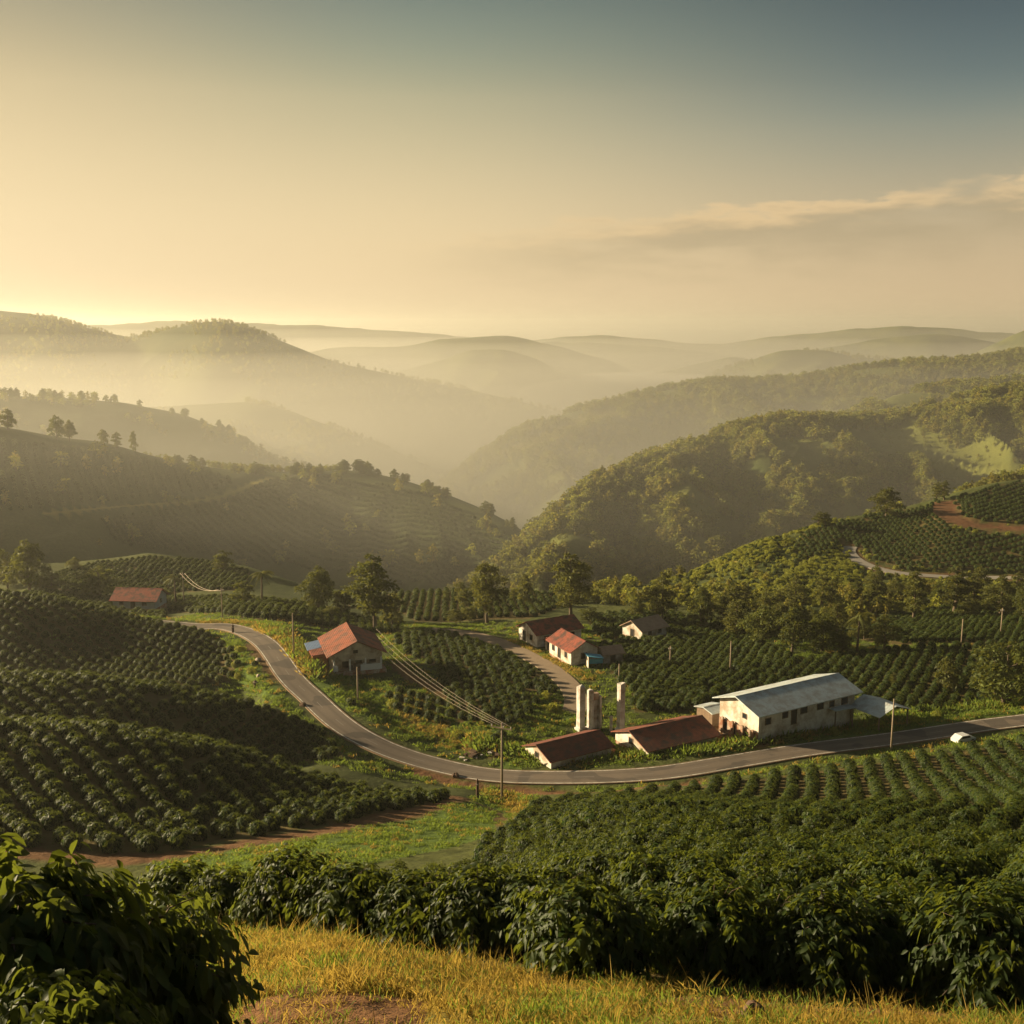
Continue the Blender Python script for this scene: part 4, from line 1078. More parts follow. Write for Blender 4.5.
pole(294, 656, 613, 'thin pole in the sunny verge above the road bend', .0)
pole(358, 701, 667, 'thin pole on the grass in front of the red roofed house', .0)
pole(670, 666, 646, 'short pole standing in the coffee rows behind the tallest pillar', .6)
pole(730, 674, 641, 'pole in the coffee rows behind the white warehouse', .0)
pole(961, 648, 619, 'left one of two thin poles above the right field', .0, 150)
pole(1000.5, 636, 608, 'right one of two thin poles above the right field', .7, 150)
P10, h10 = pole(184, 603, 572, 'pole with creepers at the left, where the wires end beside the farmhouse', 1.2, 180)
pole(619, 682, 664, 'short pole showing just above the tallest concrete pillar', .0)
def wire(a, b, sag, label, r=.03):
    P = []
    for k in range(15):
        s = k / 14; p = a.lerp(b, s); P.append((p.x, p.y, p.z - sag * 4 * s * (1 - s)))
    m = MB(); m.tube(P, r, 5); o = link('power_wire', m.mesh('power_wire', M_wire, True)); tag(o, label, 'wire', 'power wires')
ca, sa = math.cos(R(-25)), math.sin(R(-25))
hm = house.matrix_basis
for k, x in enumerate((-1.15, -.3, .5, 1.15)):
    a = P1 + Vector((x * ca, x * sa, h1 - .3))
    b = hm @ Vector((8.0 + .1 * k, 1.0 + 1.6 * k, 2.2 + .75 * k))
    wire(a, b, .9 + .12 * k, ['lowest wire from the nearest pole to the red roofed house', 'second lowest wire from the nearest pole to the red roofed house', 'second highest wire from the nearest pole to the red roofed house', 'highest wire from the nearest pole to the red roofed house'][k], .012)
for k, x in enumerate((-.5, .5)):
    wire(P3 + Vector((x, 0, h3 - .3)), P10 + Vector((x, 0, h10 - .3)), 1.6, ['lower sagging wire between the two far left poles', 'upper sagging wire between the two far left poles'][k], .035)

# ---------------------------------------------------------------- small things
def rock(name, px, py, r, label, cat, m=None, seed=1, flat=.75, ymin=3):
    A = hit(px, py, ymin); g = np.random.default_rng(seed); V = []; F = []
    nu, nv = 10, 7
    for i in range(nv + 1):
        th = math.pi * i / nv
        for j in range(nu):
            ph = 2 * math.pi * j / nu
            q = r * (1 + .16 * math.sin(3 * ph + seed) * math.sin(th) + g.normal(0, .06))
            V.append((q * math.sin(th) * math.cos(ph), q * math.sin(th) * math.sin(ph), q * math.cos(th) * flat + r * flat * .45))
    for i in range(nv):
        for j in range(nu):
            F.append((i * nu + j, (i + 1) * nu + j, (i + 1) * nu + (j + 1) % nu, i * nu + (j + 1) % nu))
    mb = MB(); mb.add(V, F); o = link(name, mb.mesh(name, m or M_rock, False), None, A); return tag(o, label, cat)
rock('boulder', 753, 1019, .13, 'brown rock on the dry grass at the bottom right', 'rock', M_rock, 3, 1.0)
rock('boulder', 456, 777, .45, 'dark boulder on the near road edge left of the largest pole', 'rock', M_rock, 4, .8, 100)
rock('boulder', 303, 706, .45, 'dark boulder at the left road edge below the bend', 'rock', M_rock, 5, .8, 100)
rock('stone', 258, 661, .5, 'pale stone in the bare soil left of the road bend', 'rock', M_pale, 6, .7, 100)
rock('stone', 259, 677, .45, 'pale stone beside the dark marker post', 'rock', M_pale, 7, .7, 100)
rock('stone', 308, 671, .5, 'pale stone at the foot of the sunny verge', 'rock', M_pale, 8, .7, 100)
def marker(px, py, h, w, label):
    A = hit(px, py, 100); root = thing('marker_post', A, label, 'post', 'dark marker posts')
    m = MB(); m.tube([(0, 0, -.2), (0, 0, h * .5), (0, 0, h * .9), (0, 0, h)], [w, w * .95, w * .8, w * .35], 8); link('post', m.mesh('post', M_rock, True), root)
    m = MB(); m.box((0, -w * .2, h * .72), (w * 2.2, w * 1.9, .12)); link('band', m.mesh('band', M_pale), root)
marker(477.5, 798, 2.2, .17, 'tall dark marker post beside the largest utility pole')
marker(255.5, 687, 1.0, .28, 'short dark marker post on the grass left of the road')
marker(233, 633, 1.5, .22, 'dark marker post at the far end of the road')
# car, mostly behind the bushes at the right edge of the road
A = hit(963, 742.5, 118); ra = R(24)
car = thing('parked_car', A + Vector((0, 0, .05)), 'white car parked at the near side of the road, half hidden by coffee bushes', 'car', None, ra, .78)
prof = [(-1.95, .35), (1.95, .35), (2.0, .75), (1.15, .95), (.55, 1.42), (-1.1, 1.45), (-1.75, 1.0), (-2.0, .85)]
m = MB(); m.prism(prof, -.8, .8); me = m.mesh('body', mat('white_car_paint', (.72, .71, .68), .3, .5)); link('body', me, car)
for y in (-.805, .805):
    m = MB(); m.prism([(-1.2, .98), (.85, .98), (.5, 1.34), (-1.05, 1.36)], y - .01, y + .01); link('side_window', m.mesh('side_window', M_glass), car)
for x in (-1.25, 1.25):
    for y in (-.78, .78):
        m = MB(); m.tube([(x, y - .1, .33), (x, y + .1, .33)], .33, 12); w = link('wheel', m.mesh('wheel', M_dark), car)
        m = MB(); m.tube([(x, y - .115, .33), (x, y + .115, .33)], .18, 10); link('hub', m.mesh('hub', M_sheet), w)
# sacks and barrels under the house front
for k, (x, y, h, r_, mm, lb) in enumerate(((5.1, -1.5, .95, .30, M_plas, 'white barrel under the front of the red roofed house, left of the sacks'), (6.0, -1.4, .8, .42, M_pale, 'pale sack stack at the right of the red roofed house front'), (7.0, -1.6, .7, .40, M_plas, 'white sack at the right end of the red roofed house front'), (.7, -1.5, .9, .33, M_plas, 'white covered drum at the left end of the red roofed house front'), (3.1, -1.3, .75, .34, M_dark, 'dark drum at the middle of the red roofed house front'))):
    q = hm @ Vector((x, y, .3)); m = MB(); m.tube([(0, 0, 0), (0, 0, h * .25), (0, 0, h * .8), (0, 0, h)], [r_, r_ * 1.08, r_ * 1.02, r_ * .7], 10)
    o = link('barrel' if k in (0, 3, 4) else 'sack', m.mesh('barrel', mm, True), None, q); tag(o, lb, 'barrel' if k in (0, 3, 4) else 'sack')
# rubbish and rubble by the road
def heap(px, py, n, rad, mats, name, label, cat, seed):
    A = hit(px, py, 100); g = np.random.default_rng(seed); root = thing(name, A, label, cat)
    for k in range(n):
        m = MB(); s = g.uniform(.2, .7); m.box((g.normal(0, rad), g.normal(0, rad * .6), .1 + s * .15), (s * 1.6, s, s * .5), 0, g.uniform(0, 3))
        link('piece', m.mesh('piece', mats[k % len(mats)]), root)
heap(468, 757, 9, 1.1, [M_rock, M_conc, M_rock, M_white], 'rubble_heap', 'grey rubble heap with a white sheet beside the bend of the road', 'rubble', 3)
heap(520, 753, 9, 1.8, [M_brick, M_conc, M_pale], 'rubble_heap', 'reddish rubble heap left of the mossy brown shed', 'rubble', 4)
heap(622, 752, 8, 1.0, [M_orange, M_brick], 'rubble_heap', 'orange brick heap between the two low sheds', 'rubble', 5)
heap(736, 738, 10, 1.5, [M_brick, M_pale, M_orange], 'rubble_heap', 'brick rubble under the left gable of the white warehouse', 'rubble', 6)
# ---------------------------------------------------------------- coffee fields
BP, BS, BD = [], [], []     # place, size, field
front = [(590,13.3,1.05),(652,14.6,1.0),(712,13.9,1.0),(768,15.0,.95),(826,13.6,1.05),(885,14.2,1.0),(940,15.2,.95),(992,12.9,1.08),(1062,13.2,1.0),(1120,14.0,1.0),
         (535,15.2,.95),(478,15.2,.95),(415,15.7,.98),(352,16.2,.95),(290,16.8,.92),(235,17.4,.9),(180,18.2,.95),(1180,15,1),(1240,14.6,1)]
for px, Y, s in front:
    a, _ = aT(px, 930)
    BP.append((a * Y, Y)); BS.append(s * .90); BD.append('foreground')
for nm, (poly, y0, y1, ang, rs, ps, wd) in FIELDS.items():
    # rows over the whole block, kept where they fall inside the outline
    xs = [aT(p[0], p[1])[0] for p in poly]
    x0, x1 = min(xs) * y1, max(xs) * y1
    cx, cy_ = (x0 + x1) / 2, (y0 + y1) / 2
    rad_ = math.hypot(x1 - x0, y1 - y0) / 2 + 4
    u = np.arange(-rad_, rad_, rs); v = np.arange(-rad_, rad_, ps)
    U, V = np.meshgrid(u, v)
    bend = 5.0 * np.sin(V / 46.0 + len(nm)) + 2.0 * np.sin(V / 19.0)
    U = U + bend + RNG.normal(0, .09, U.shape); V = V + RNG.normal(0, .13, V.shape)
    # V runs along the row
    X = cx + V * math.cos(ang) - U * math.sin(ang); Y = cy_ + V * math.sin(ang) + U * math.cos(ang)
    ok = (Y > y0) & (Y < y1); X, Y = X[ok], Y[ok]
    Zp = ground(X, Y); qx, qy = to_px(X, Y, Zp)
    ok = inside(poly, qx, qy) & (qx > -110) & (qx < 1150) & (RNG.random(X.shape) > .035)
    if nm == 'foreground':
        lim = np.where(qx < 520, 18.6, 16.4) + RNG.uniform(0, .6, X.shape)
        ok &= (Y > lim)
    X, Y = X[ok], Y[ok]
    for P_, n_lines in ((ROAD, 3.6), (TRACK, 3.0), (HILLROAD, 3.4), (CUT, 3.8)):
        if len(X) == 0: break
        d, _ = dist_to(P_[::3], X, Y); k = d > (n_lines - .8 if nm == 'right field' else n_lines); X, Y = X[k], Y[k]
    for bx_, by_, br_ in FOOT:
        k = np.hypot(X - bx_, Y - by_) > br_; X, Y = X[k], Y[k]
    sz = wd / 1.95 * RNG.uniform(.86, 1.1, len(X)) * (1.0 + .1 * fbm(X / 12, Y / 12, 2))
    if nm == 'foreground': sz = sz * .88
    BP += list(zip(X, Y)); BS += list(sz); BD += [nm] * len(X)
BP = np.array(BP); BS = np.array(BS); BD = np.array(BD)
BZ = ground(BP[:, 0], BP[:, 1]); DIST = np.hypot(BP[:, 0], BP[:, 1])
qx, qy = to_px(BP[:, 0], BP[:, 1], BZ + 1.0)
SPIN = RNG.uniform(0, 6.28, len(BP))
seen = (qx > -8) & (qx < 1032) & (qy < 1040)
order = np.argsort(np.where(seen, DIST, 1e9))
KEEP = order[:295]
lab_near = {
 0: None}
zone_labels = [
 (17.2, 'large dark glossy coffee bush in the front row beside the dry grass bank', 'coffee bushes of the front row'),
 (24.0, 'dark green coffee bush in the close rows just behind the front row', 'coffee bushes just behind the front row'),
 (1e9, 'dark green coffee bush in the packed rows farther down the foreground slope', 'coffee bushes down the foreground slope')]
front_labels = {0: 'broad coffee bush with pale lit leaves on its left, at the front row centre', 2: 'dark coffee bush between the two sunlit front row bushes right of centre',
 4: 'wide coffee bush with pale lit leaves down its left side, right of centre', 7: 'tall coffee bush with drooping pale leaves at the far right of the front row',
 6: 'shaded coffee bush set back just left of the tall far right bush'}
for i in KEEP:
    hi = DIST[i] < 30
    me = (BUSH_HI if hi else BUSH_MID)[int(RNG.integers(5))]
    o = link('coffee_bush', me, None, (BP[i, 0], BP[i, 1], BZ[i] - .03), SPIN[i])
    s = BS[i] * (1.0 if hi else 1.02); o.scale = (s, s, s * RNG.uniform(.92, 1.1))
    if int(i) in front_labels: tag(o, front_labels[int(i)], 'coffee bush', 'coffee bushes of the front row')
    else:
        for lim, lb, gr in zone_labels:
            if DIST[i] < lim: tag(o, lb, 'coffee bush', gr); break
# three bigger bushes close to the camera at lower left
for px, Y, h, lb in ((12, 7.4, 2.62, 'tallest coffee bush, very close at lower left, dark with glossy hanging leaves'),
                     (132, 8.3, 2.15, 'dark coffee bush at lower left, between the tallest bush and dry grass'),
                     (50, 6.3, 1.6, 'low shaded coffee bush at the bottom edge under the tallest bush')):
    a, _ = aT(px, 960)
    o = link('coffee_bush', BUSH_HI[(px + 200) % 5], None, (a * Y, Y, float(ground(a * Y, Y)) - .05), px * .7)
    s = h / 1.74; o.scale = (s * .80, s * .80, s); tag(o, lb, 'coffee bush', 'coffee bushes close at lower left')
rest = np.setdiff1d(np.arange(len(BP)), KEEP)
far_ = np.where(DIST[rest] < 62, 0, 5) + RNG.integers(0, 5, len(rest))
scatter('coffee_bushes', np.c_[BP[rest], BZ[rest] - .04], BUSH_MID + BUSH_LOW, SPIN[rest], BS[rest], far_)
print('bushes', len(BP))

# plantation rows on the far left ridge
pts = []
for poly, nm in AFIELD:
    X = RNG.uniform(-330, 60, 60000); Y = RNG.uniform(360, 600, 60000)
    if nm == 'b': ang = R(-35)
    else: ang = R(-60)
    row = 4.2
    c_, s_ = math.cos(ang), math.sin(ang)
    w_ = -X * s_ + Y * c_; v_ = X * c_ + Y * s_
    w_ = np.round(w_ / row) * row + RNG.normal(0, .25, len(X)) + 6 * np.sin(v_ / 60)
    X = v_ * c_ - w_ * s_; Y = v_ * s_ + w_ * c_
    ok = (np.abs(X / Y) < .72) & (Y > 340) & (Y < 640); X, Y = X[ok], Y[ok]
    q1, q2 = to_px(X, Y, ground(X, Y)); ok = inside(poly, q1, q2) & (q1 > -60); X, Y = X[ok], Y[ok]
    d, _ = dist_to(ATRACK[::2], X, Y); ok = d > 4
    pts.append(np.c_[X[ok], Y[ok]])
pts = np.concatenate(pts)
o = scatter('plantation_rows', np.c_[pts, ground(pts[:, 0], pts[:, 1]) - .1], BUSH_LOW, RNG.uniform(0, 6, len(pts)), RNG.uniform(.9, 1.3, len(pts)), RNG.integers(0, 5, len(pts)))
print('rows', len(pts))
# ---------------------------------------------------------------- trees one can tell apart
def tree(kind, k, px, base, top, width, label, ymin=120, group=None, lim=None):
    A = hit(px, base, ymin)
    if A is None: return
    if lim and A.y > lim: A = Vector((aT(px, base)[0] * lim, lim, 0)); A.z = float(ground(A.x, A.y))
    _, Tt = aT(px, top); h = (CAMZ - Tt * A.y) - A.z
    tk, cr, jn = TREES[kind][k % len(TREES[kind])]
    zs = max(v.co.z for v in cr.vertices); xs = max(max(v.co.x for v in cr.vertices), -min(v.co.x for v in cr.vertices)) * 1.72
    s = h / zs; sw = (width / FPX * math.hypot(A.y, CAMZ - A.z)) / xs
    root = thing({'palm': 'palm_tree'}.get(kind, 'tree'), A, label, 'palm tree' if kind == 'palm' else 'tree', group)
    root.rotation_euler = (0, 0, (px * 1.7) % 6.28); root.scale = (sw, sw, s)
    link('trunk', tk, root); link('crown', cr, root)
for a in [
 ('round', 0, 319, 612, 565, 36, 'dark dense tree left of the tallest tree behind the red roofed house'),
 ('small', 1, 345, 615, 585, 26, 'smaller tree in the gap left of the tallest tree behind the house'),
 ('tall', 0, 375, 632, 554, 56, 'tallest and broadest tree, directly behind the red roofed house'),
 ('small', 0, 392, 628, 592, 28, 'low tree against the right side of the tallest tree'),
 ('tall', 1, 487, 624, 562, 37, 'tall slender crowned tree with bare trunk between the house and the side road'),
 ('small', 0, 456, 623, 609, 22, 'rounded shrubby tree left of the tall tree with bare trunk'),
 ('small', 2, 469, 621, 606, 20, 'pale shrubby tree touching the tall tree with bare trunk'),
 ('tall', 2, 571, 620, 552, 42, 'tall tree with a two lobed crown behind the long farmhouse'),
 ('small', 1, 589, 621, 607, 20, 'small round green tree right of the long farmhouse'),
 ('oval', 0, 662, 622, 571, 32, 'upright tree above the tan roofed cottage'),
 ('small', 0, 637, 618, 598, 20, 'small tree behind the tan roofed cottage'),
 ('oval', 1, 701, 630, 586, 36, 'dense tree at the left end of the wooded band right of centre'),
 ('oval', 2, 736, 637, 600, 36, 'olive tree second in the wooded band right of centre'),
 ('round', 1, 762, 645, 604, 40, 'broad dark tree in the wooded band behind the warehouse rows'),
 ('oval', 1, 792, 652, 606, 40, 'dark tree with sunlit left side in the wooded band'),
 ('round', 0, 822, 652, 612, 40, 'darkest round tree in the wooded band left of the palm'),
 ('palm', 0, 857, 652, 612, 26, 'palm tree standing in front of the wooded band at right'),
 ('oval', 0, 884, 650, 614, 34, 'olive tree just right of the palm tree'),
 ('small', 1, 842, 653, 632, 20, 'small dark tree between the darkest round tree and the palm'),
 ('round', 0, 30, 592, 539, 44, 'large dark round tree at the far left behind the upper field'),
 ('oval', 0, 52, 592, 572, 28, 'low tree leaning on the large dark round tree at far left'),
 ('round', 1, 99, 599, 566, 40, 'ball shaped dark tree left of the blue walled farmhouse'),
 ('round', 1, -2, 590, 542, 30, 'dark tree cut by the left edge of the picture'),
 ('oval', 2, 8, 590, 560, 26, 'hazy olive tree between the edge tree and the large round tree'),
 ('small', 1, 223, 571, 550, 22, 'small dark tree on the crest of the rear left field'),
 ('small', 0, 75, 572, 557, 16, 'faint small tree at the left end of the rear left field'),
 ('small', 1, 243, 605, 581, 24, 'dark low tree left of the palm near the far road bend'),
 ('palm', 1, 262, 604, 570, 24, 'palm tree behind the far road bend'),
 ('palm', 0, 176, 604, 574, 22, 'palm like tree beside the pole with creepers'),
 ('small', 0, 163, 606, 588, 20, 'shrubby tree at the right end of the blue walled farmhouse'),
 ('small', 2, 330, 618, 606, 18, 'low shrub tree under the dark dense tree'),
 ('round', 1, 1003, 708, 640, 66, 'largest tree at the right edge beside the road, with a pale trunk'),
 ('small', 0, 947, 692, 657, 28, 'tree standing among the coffee rows left of the large roadside tree'),
 ('slim', 0, 893, 688, 672, 10, 'thin reddish sapling among the coffee rows behind the carport'),
 ('oval', 2, 886, 518, 487, 34, 'broad tree on the shoulder behind the right hill plantation'),
 ('slim', 1, 936, 500, 482, 12, 'slim tree at the top of the orange cutting'),
 ('slim', 0, 944, 500, 480, 12, 'second slim tree at the top of the orange cutting, slightly taller'),
 ('slim', 0, 913, 622, 571, 26, 'tall ragged tree left of two in front of the right hill plantation'),
 ('slim', 1, 954, 614, 564, 30, 'tallest ragged tree in front of the right hill plantation'),
 ('slim', 0, 972, 612, 574, 22, 'narrow ragged tree right of the tallest ragged tree'),
 ('oval', 0, 1000, 616, 574, 40, 'broad tree near the right edge below the hill plantation'),
 ('oval', 1, 1024, 622, 580, 34, 'tree cut by the right edge below the hill plantation'),
 ('small', 2, 968, 618, 600, 20, 'small pale tree at the foot of the tallest ragged tree'),
]:
    tree(*a[:7], ymin={True: 120}.get(a[2] > 590, 170), lim=420)
# wooded band and slopes below the right hill
def clumps(n, region, kinds, hpx, label, group, ymin, seed, wr=(.55, .9)):
    g = np.random.default_rng(seed); k = 0; tries = 0
    xs = [p[0] for p in region]; ys = [p[1] for p in region]
    while k < n and tries < 4000:
        tries += 1
        x, y = g.uniform(min(xs), max(xs)), g.uniform(min(ys), max(ys))
        if not inside(region, np.array([x]), np.array([y]))[0]: continue
        A = hit(x, y, ymin)
        if A is None: continue
        h = g.uniform(*hpx) * (300.0 / A.y) ** .6
        tree(kinds[int(g.integers(len(kinds)))], int(g.integers(3)), x, y, y - h, h * g.uniform(*wr), label, ymin, group); k += 1
clumps(40, [(690,606),(760,604),(830,606),(900,588),(1030,592),(1030,625),(960,608),(900,620),(860,642),(760,640),(700,628)], ['oval', 'slim', 'small', 'oval'], (16, 32), 'tree in the loose wood between the warehouse rows and the right hill plantation', 'trees of the loose wood below the right hill', 195, 1)
clumps(10, [(780,545),(850,500),(900,498),(930,500),(840,525),(800,538)], ['oval', 'slim'], (14, 22), 'tree along the crest behind the right hill plantation', 'trees behind the right hill plantation', 260, 2)
clumps(22, [(400,612),(480,590),(560,575),(640,560),(690,585),(660,606),(600,618),(560,606)], ['small', 'oval'], (10, 22), 'small tree in the shaded hollow beyond the farmhouses', 'trees in the hollow beyond the farmhouses', 215, 3)
# ridge trees: single small crowns against the haze
def ridge_tree(px, top, wpx, ri, label, group, k, hmul=1.0):
    pts = RIDGES[ri][1]; py = np.interp(px, [p[0] for p in pts], [p[1] for p in pts])
    best = None
    A = hit(px, py + 2.5, 300)
    if A is None: return
    _, Tt = aT(px, top); h = max(2.5, (CAMZ - Tt * A.y) - A.z)
    kind = ['oval', 'round', 'tall', 'small', 'slim'][k % 5]
    jn = TREES[kind][k % len(TREES[kind])][2]
    zs = max(v.co.z for v in jn.vertices); xs = max(v.co.x for v in jn.vertices) * 1.9
    o = link('tree', jn, None, (A.x, A.y, A.z - .3), k * 1.1); w = wpx / FPX * A.y / xs; o.scale = (w, w, h / zs)
    tag(o, label, 'tree', group)
gA = 'trees along the crest of the left plantation ridge'; lA = 'small dark tree among the many along the crest of the left plantation ridge'
for i, (px, top, w, lb) in enumerate([(8, 408, 20, 'large dark tree at the left edge on the plantation ridge crest'), (57, 414, 17, 'taller of a pair of trees on the left plantation ridge crest'), (70, 419, 16, 'right one of a pair of trees on the left plantation ridge crest'),
    (104, 428, 13, None), (117, 431, 12, None), (134, 430, 10, 'slim dark tree standing alone on the left plantation ridge crest')]):
    ridge_tree(px, top, w, 0, lb or lA, gA, i)
g = np.random.default_rng(9)
for i in range(46):
    px = g.choice([165, 182, 200, 232, 258, 262, 290, 310, 322, 338, 345, 352, 360, 368, 376, 392, 405, 430, 447, 458, 480, 500, 515]) + g.normal(0, 5)
    py = np.interp(px, [p[0] for p in RIDGES[0][1]], [p[1] for p in RIDGES[0][1]])
    h = g.uniform(6, 13); ridge_tree(px, py - h, h * g.uniform(.7, 1.1), 0, lA, gA, i)
lB = 'tiny tree on the hazy second crest at the left'; gB = 'trees on the hazy second crest'
for i in range(34):
    px = g.choice([2, 8, 14, 20, 40, 58, 82, 112, 141, 145, 170, 180, 200, 222, 230]) + g.normal(0, 3)
    py = np.interp(px, [p[0] for p in RIDGES[1][1]], [p[1] for p in RIDGES[1][1]])
    h = g.uniform(4, 10); ridge_tree(px, py - h, h * g.uniform(.7, 1.1), 1, lB, gB, i)

# ---------------------------------------------------------------- far woods: one mass
def wood_points(n, x0, x1, y0, y1, keep, seed):
    g = np.random.default_rng(seed)
    a = g.uniform(x0, x1, n); Y = np.sqrt(g.uniform(y0 ** 2, y1 ** 2, n)); X = a * Y
    k = keep(X, Y); X, Y = X[k], Y[k]
    j, i = _gi(X, Y); own = OWN[i.astype(int), j.astype(int)]
    # only slopes the camera's side can see (and a little behind the crests)
    print('own', seed, np.unique(own, return_counts=True))
    return X, Y, own
PTS, SZ, IX = [], [], []
def add_wood(X, Y, s0, s1, seed):
    print('WOOD', seed, len(X))
    g = np.random.default_rng(seed)
    z = ground(X, Y); PTS.append(np.c_[X, Y, z - .2]); SZ.append(g.uniform(s0, s1, len(X))); IX.append(g.choice(5, len(X), p=[.33, .27, .2, .14, .06]))
den = lambda X, Y, s: fbm(X / s + 11, Y / s - 4, 3)
ia, _ = [r[0] for r in RIDGES], 0
hid = {n: k + 1 for k, n in enumerate(ia)}
X, Y, own = wood_points(26000, -.16, .62, 330, 800, lambda X, Y: (ground(X, Y, CV[..., 2]) + ground(X, Y, CV[..., 1]) < .45), 21)
k = np.isin(own, [hid['H'], hid['J'], 0]) & (den(X, Y, 45) > -.14) & ((own > 0) | (Y > 395)); add_wood(X[k], Y[k], .42, .95, 1)
X, Y, own = wood_points(16000, -.62, .1, 330, 640, lambda X, Y: ground(X, Y, CV[..., 3]) < .3, 22)
k = (own == hid['A']) & (den(X, Y, 40) > .36); add_wood(X[k], Y[k], .3, .6, 2)
X, Y, own = wood_points(900, -.62, .1, 350, 620, lambda X, Y: ground(X, Y, CV[..., 3]) > .3, 23)
k = (own == hid['A']) & (den(X, Y, 30) > .12); add_wood(X[k], Y[k], .5, 1.1, 3)
X, Y, own = wood_points(22000, -.2, .62, 780, 1500, lambda X, Y: ground(X, Y, CV[..., 2]) < .5, 24)
k = np.isin(own, [hid['G'], hid['J']]) & (den(X, Y, 90) > -.2); add_wood(X[k], Y[k], .65, 1.3, 4)
X, Y, own = wood_points(12000, -.62, .15, 640, 1400, lambda X, Y: X == X, 25)
k = np.isin(own, [hid['B'], hid['C']]) & (den(X, Y, 80) > .13); add_wood(X[k], Y[k], .45, 1.0, 5)
X, Y, own = wood_points(16000, -.62, .62, 1400, 2300, lambda X, Y: X == X, 26)
k = np.isin(own, [hid['D'], hid['K'], hid['C'], hid['G']]) & (den(X, Y, 160) > -.05); add_wood(X[k], Y[k], .5, 1.1, 6)
# low scrub over the open slopes
X, Y, own = wood_points(26000, -.1, .62, 395, 1300, lambda X, Y: (ground(X, Y, CV[..., 2]) + ground(X, Y, CV[..., 1])) > .25, 28)
k = (own > 0) & (den(X, Y, 25) > -.2); add_wood(X[k], Y[k], .14, .36, 8)
# hollow and slopes just below the right hill
X, Y, own = wood_points(5200, -.1, .60, 195, 420, lambda X, Y: (ground(X, Y, CV[..., 0]) + ground(X, Y, CV[..., 2]) < .25) & (Y > 235 - 60 * (X / Y > .2)), 27)
q1, q2 = to_px(X, Y, ground(X, Y))
k = (inside([(560,600),(690,560),(800,535),(850,590),(1030,590),(1100,600),(1030,605),(960,606),(900,616),(850,632),(700,622),(640,610)], q1, q2)) & (den(X, Y, 14) > -.12); k &= (q2 > 592) | (q1 > 870) | (q1 < 640) | (RNG.random(len(X)) < .12); add_wood(X[k], Y[k], .25, .5, 7)
PTS = np.concatenate(PTS); SZ = np.concatenate(SZ); IX = np.concatenate(IX)
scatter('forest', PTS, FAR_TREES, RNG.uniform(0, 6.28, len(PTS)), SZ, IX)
print('forest', len(PTS))

# ---------------------------------------------------------------- grass
# foreground bank
X = RNG.uniform(-9, 11, 60000); Y = RNG.uniform(7.0, 18.5, 60000)
w = ground(X, Y, CV[..., 2]); d = fbm(X / 1.1, Y / 1.1, 3)
k = (RNG.random(len(X)) < w * (.10 + .75 * sstep(-.2, .3, d)) + .03) ; X, Y = X[k], Y[k]
tall = (RNG.random(len(X)) < .03 + .12 * (Y > 12.5)); gp = sstep(-.1, .25, fbm(X / 2.2 + 4, Y / 2.2, 3)); ix = np.where(tall, 3, np.where(RNG.random(len(X)) < .08 + .42 * gp, 2, RNG.integers(0, 2, len(X))))
scatter('grass', np.c_[X, Y, ground(X, Y) - .02], TUFT, RNG.uniform(0, 6.28, len(X)), RNG.uniform(.6, 1.25, len(X)), ix)
print('grass', len(X))
# verges and open ground around the road
X = RNG.uniform(-75, 90, 420000); Y = RNG.uniform(58, 215, 420000)
wg = ground(X, Y, CV[..., 1]); wd = ground(X, Y, CV[..., 2]); d = fbm(X / 4, Y / 4, 3)
k = RNG.random(len(X)) < (.30 * wg + .5 * wd + .09 * np.clip(1 - wg - wd - 2.2 * ground(X, Y, CV[..., 0]), 0, 1) * (Y > 118)) * (.25 + .75 * sstep(-.2, .25, d)); X, Y, wd = X[k], Y[k], wd[k]
for P_, n in ((ROAD, 2.9), (TRACK, 2.1)):
    q, _ = dist_to(P_[::3], X, Y); k = q > n; X, Y, wd = X[k], Y[k], wd[k]
ix = np.where(RNG.random(len(X)) < np.where(Y < 112, .12, .12) + .6 * wd, 0, 1)
sz = RNG.uniform(.45, 1.0, len(X)) * np.where(Y < 112, .6, 1)
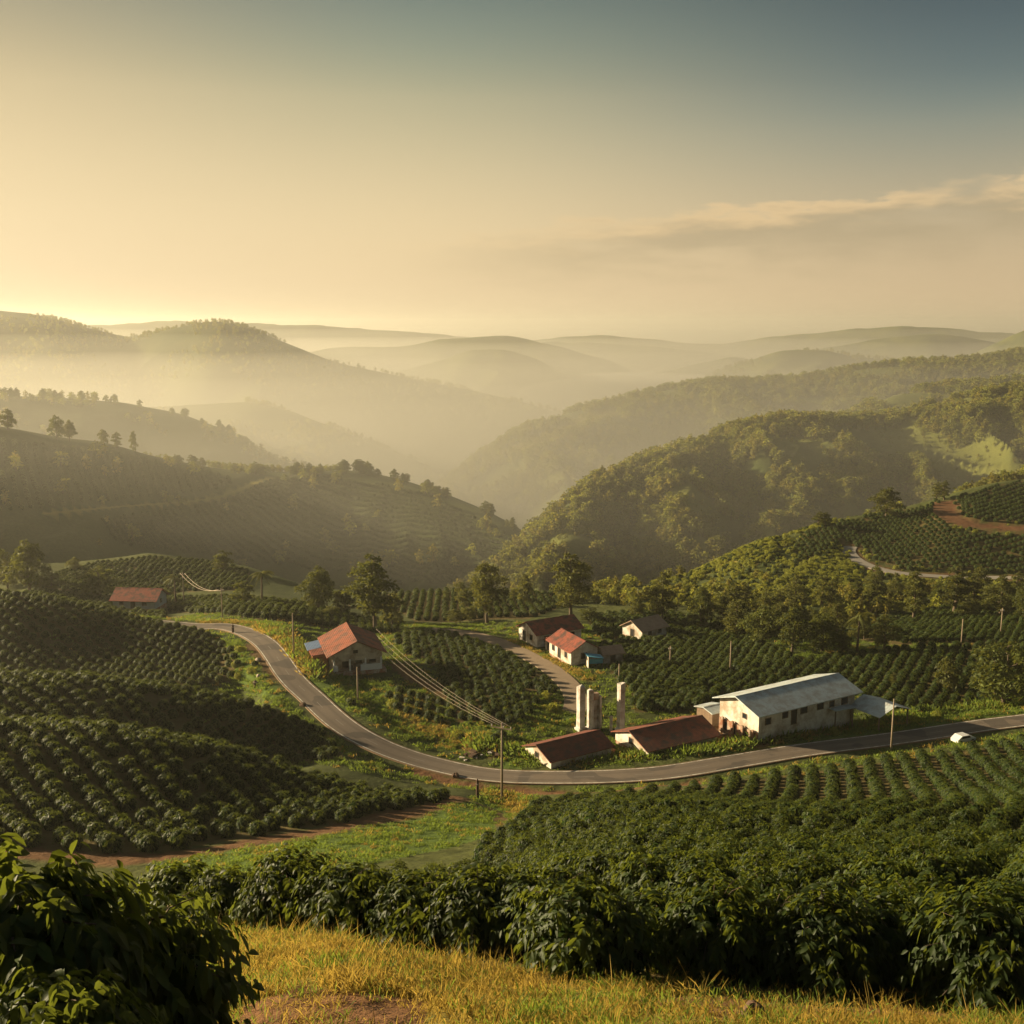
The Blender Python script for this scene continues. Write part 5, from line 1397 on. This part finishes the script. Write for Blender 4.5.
# rank growth in a belt along the far side of the road and the bend
belt = [(475,741),(500,748),(560,762),(640,758),(720,749),(800,734),(890,722),(960,712),(1010,704),(1080,697)]
Pb = resample(chaikin(plan([(x, y, 110) for x, y in belt]), 2), .5)
n = len(Pb) * 9; i = RNG.integers(0, len(Pb), n); off = RNG.normal(0, .8, n)
bx, by = Pb[i, 0] + RNG.normal(0, .5, n), Pb[i, 1] + off
q, _ = dist_to(ROAD[::2], bx, by); k = q > 2.8; bx, by = bx[k], by[k]
verge2 = [(262,626),(280,636),(292,648),(303,662),(312,676)]
Pv = resample(chaikin(plan([(x, y, 150) for x, y in verge2]), 2), .5)
n = len(Pv) * 10; i = RNG.integers(0, len(Pv), n); vx, vy = Pv[i, 0] + RNG.normal(.6, .9, n), Pv[i, 1] + RNG.normal(0, .8, n)
q, _ = dist_to(ROAD[::2], vx, vy); k = q > 2.7; vx, vy = vx[k], vy[k]
X = np.r_[X, bx, vx]; Y = np.r_[Y, by, vy]
ix = np.r_[ix, RNG.choice([0, 1, 2], len(bx), p=[.3, .3, .4]), RNG.choice([0, 2], len(vx), p=[.75, .25])]
sz = np.r_[sz, RNG.uniform(.9, 1.8, len(bx)), RNG.uniform(.9, 1.7, len(vx))]
scatter('verge_grass', np.c_[X, Y, ground(X, Y) - .05], TUFT_FAR, RNG.uniform(0, 6.28, len(X)), sz, ix)
print('verge', len(X))
# bright scrub on the sunny spur and around the house
X = RNG.uniform(-60, 170, 120000); Y = RNG.uniform(125, 350, 120000)
wd = ground(X, Y, CV[..., 2]); wg = ground(X, Y, CV[..., 1])
cvs = ground(X, Y, CV.sum(-1)); k = ((RNG.random(len(X)) < .6 * wd + .12 * (cvs < .3) * (X / Y > .13)) & (Y > 245)) | ((RNG.random(len(X)) < .035 * wg) & (Y > 128) & (Y < 190)); X, Y = X[k], Y[k]
q, _ = dist_to(ROAD[::3], X, Y); k = q > 3.8; X, Y = X[k], Y[k]
q1, q2 = to_px(X, Y, ground(X, Y)); k = ~((q1 > 315) & (q1 < 385) & (q2 > 640) & (q2 < 700)); X, Y = X[k], Y[k]
scatter('undergrowth', np.c_[X, Y, ground(X, Y) - .1], BUSH_LIME + BUSH_LOW[:2], RNG.uniform(0, 6, len(X)), RNG.uniform(.35, 1.0, len(X)), RNG.choice(5, len(X), p=[.26, .26, .26, .11, .11]))
print('scrub', len(X))
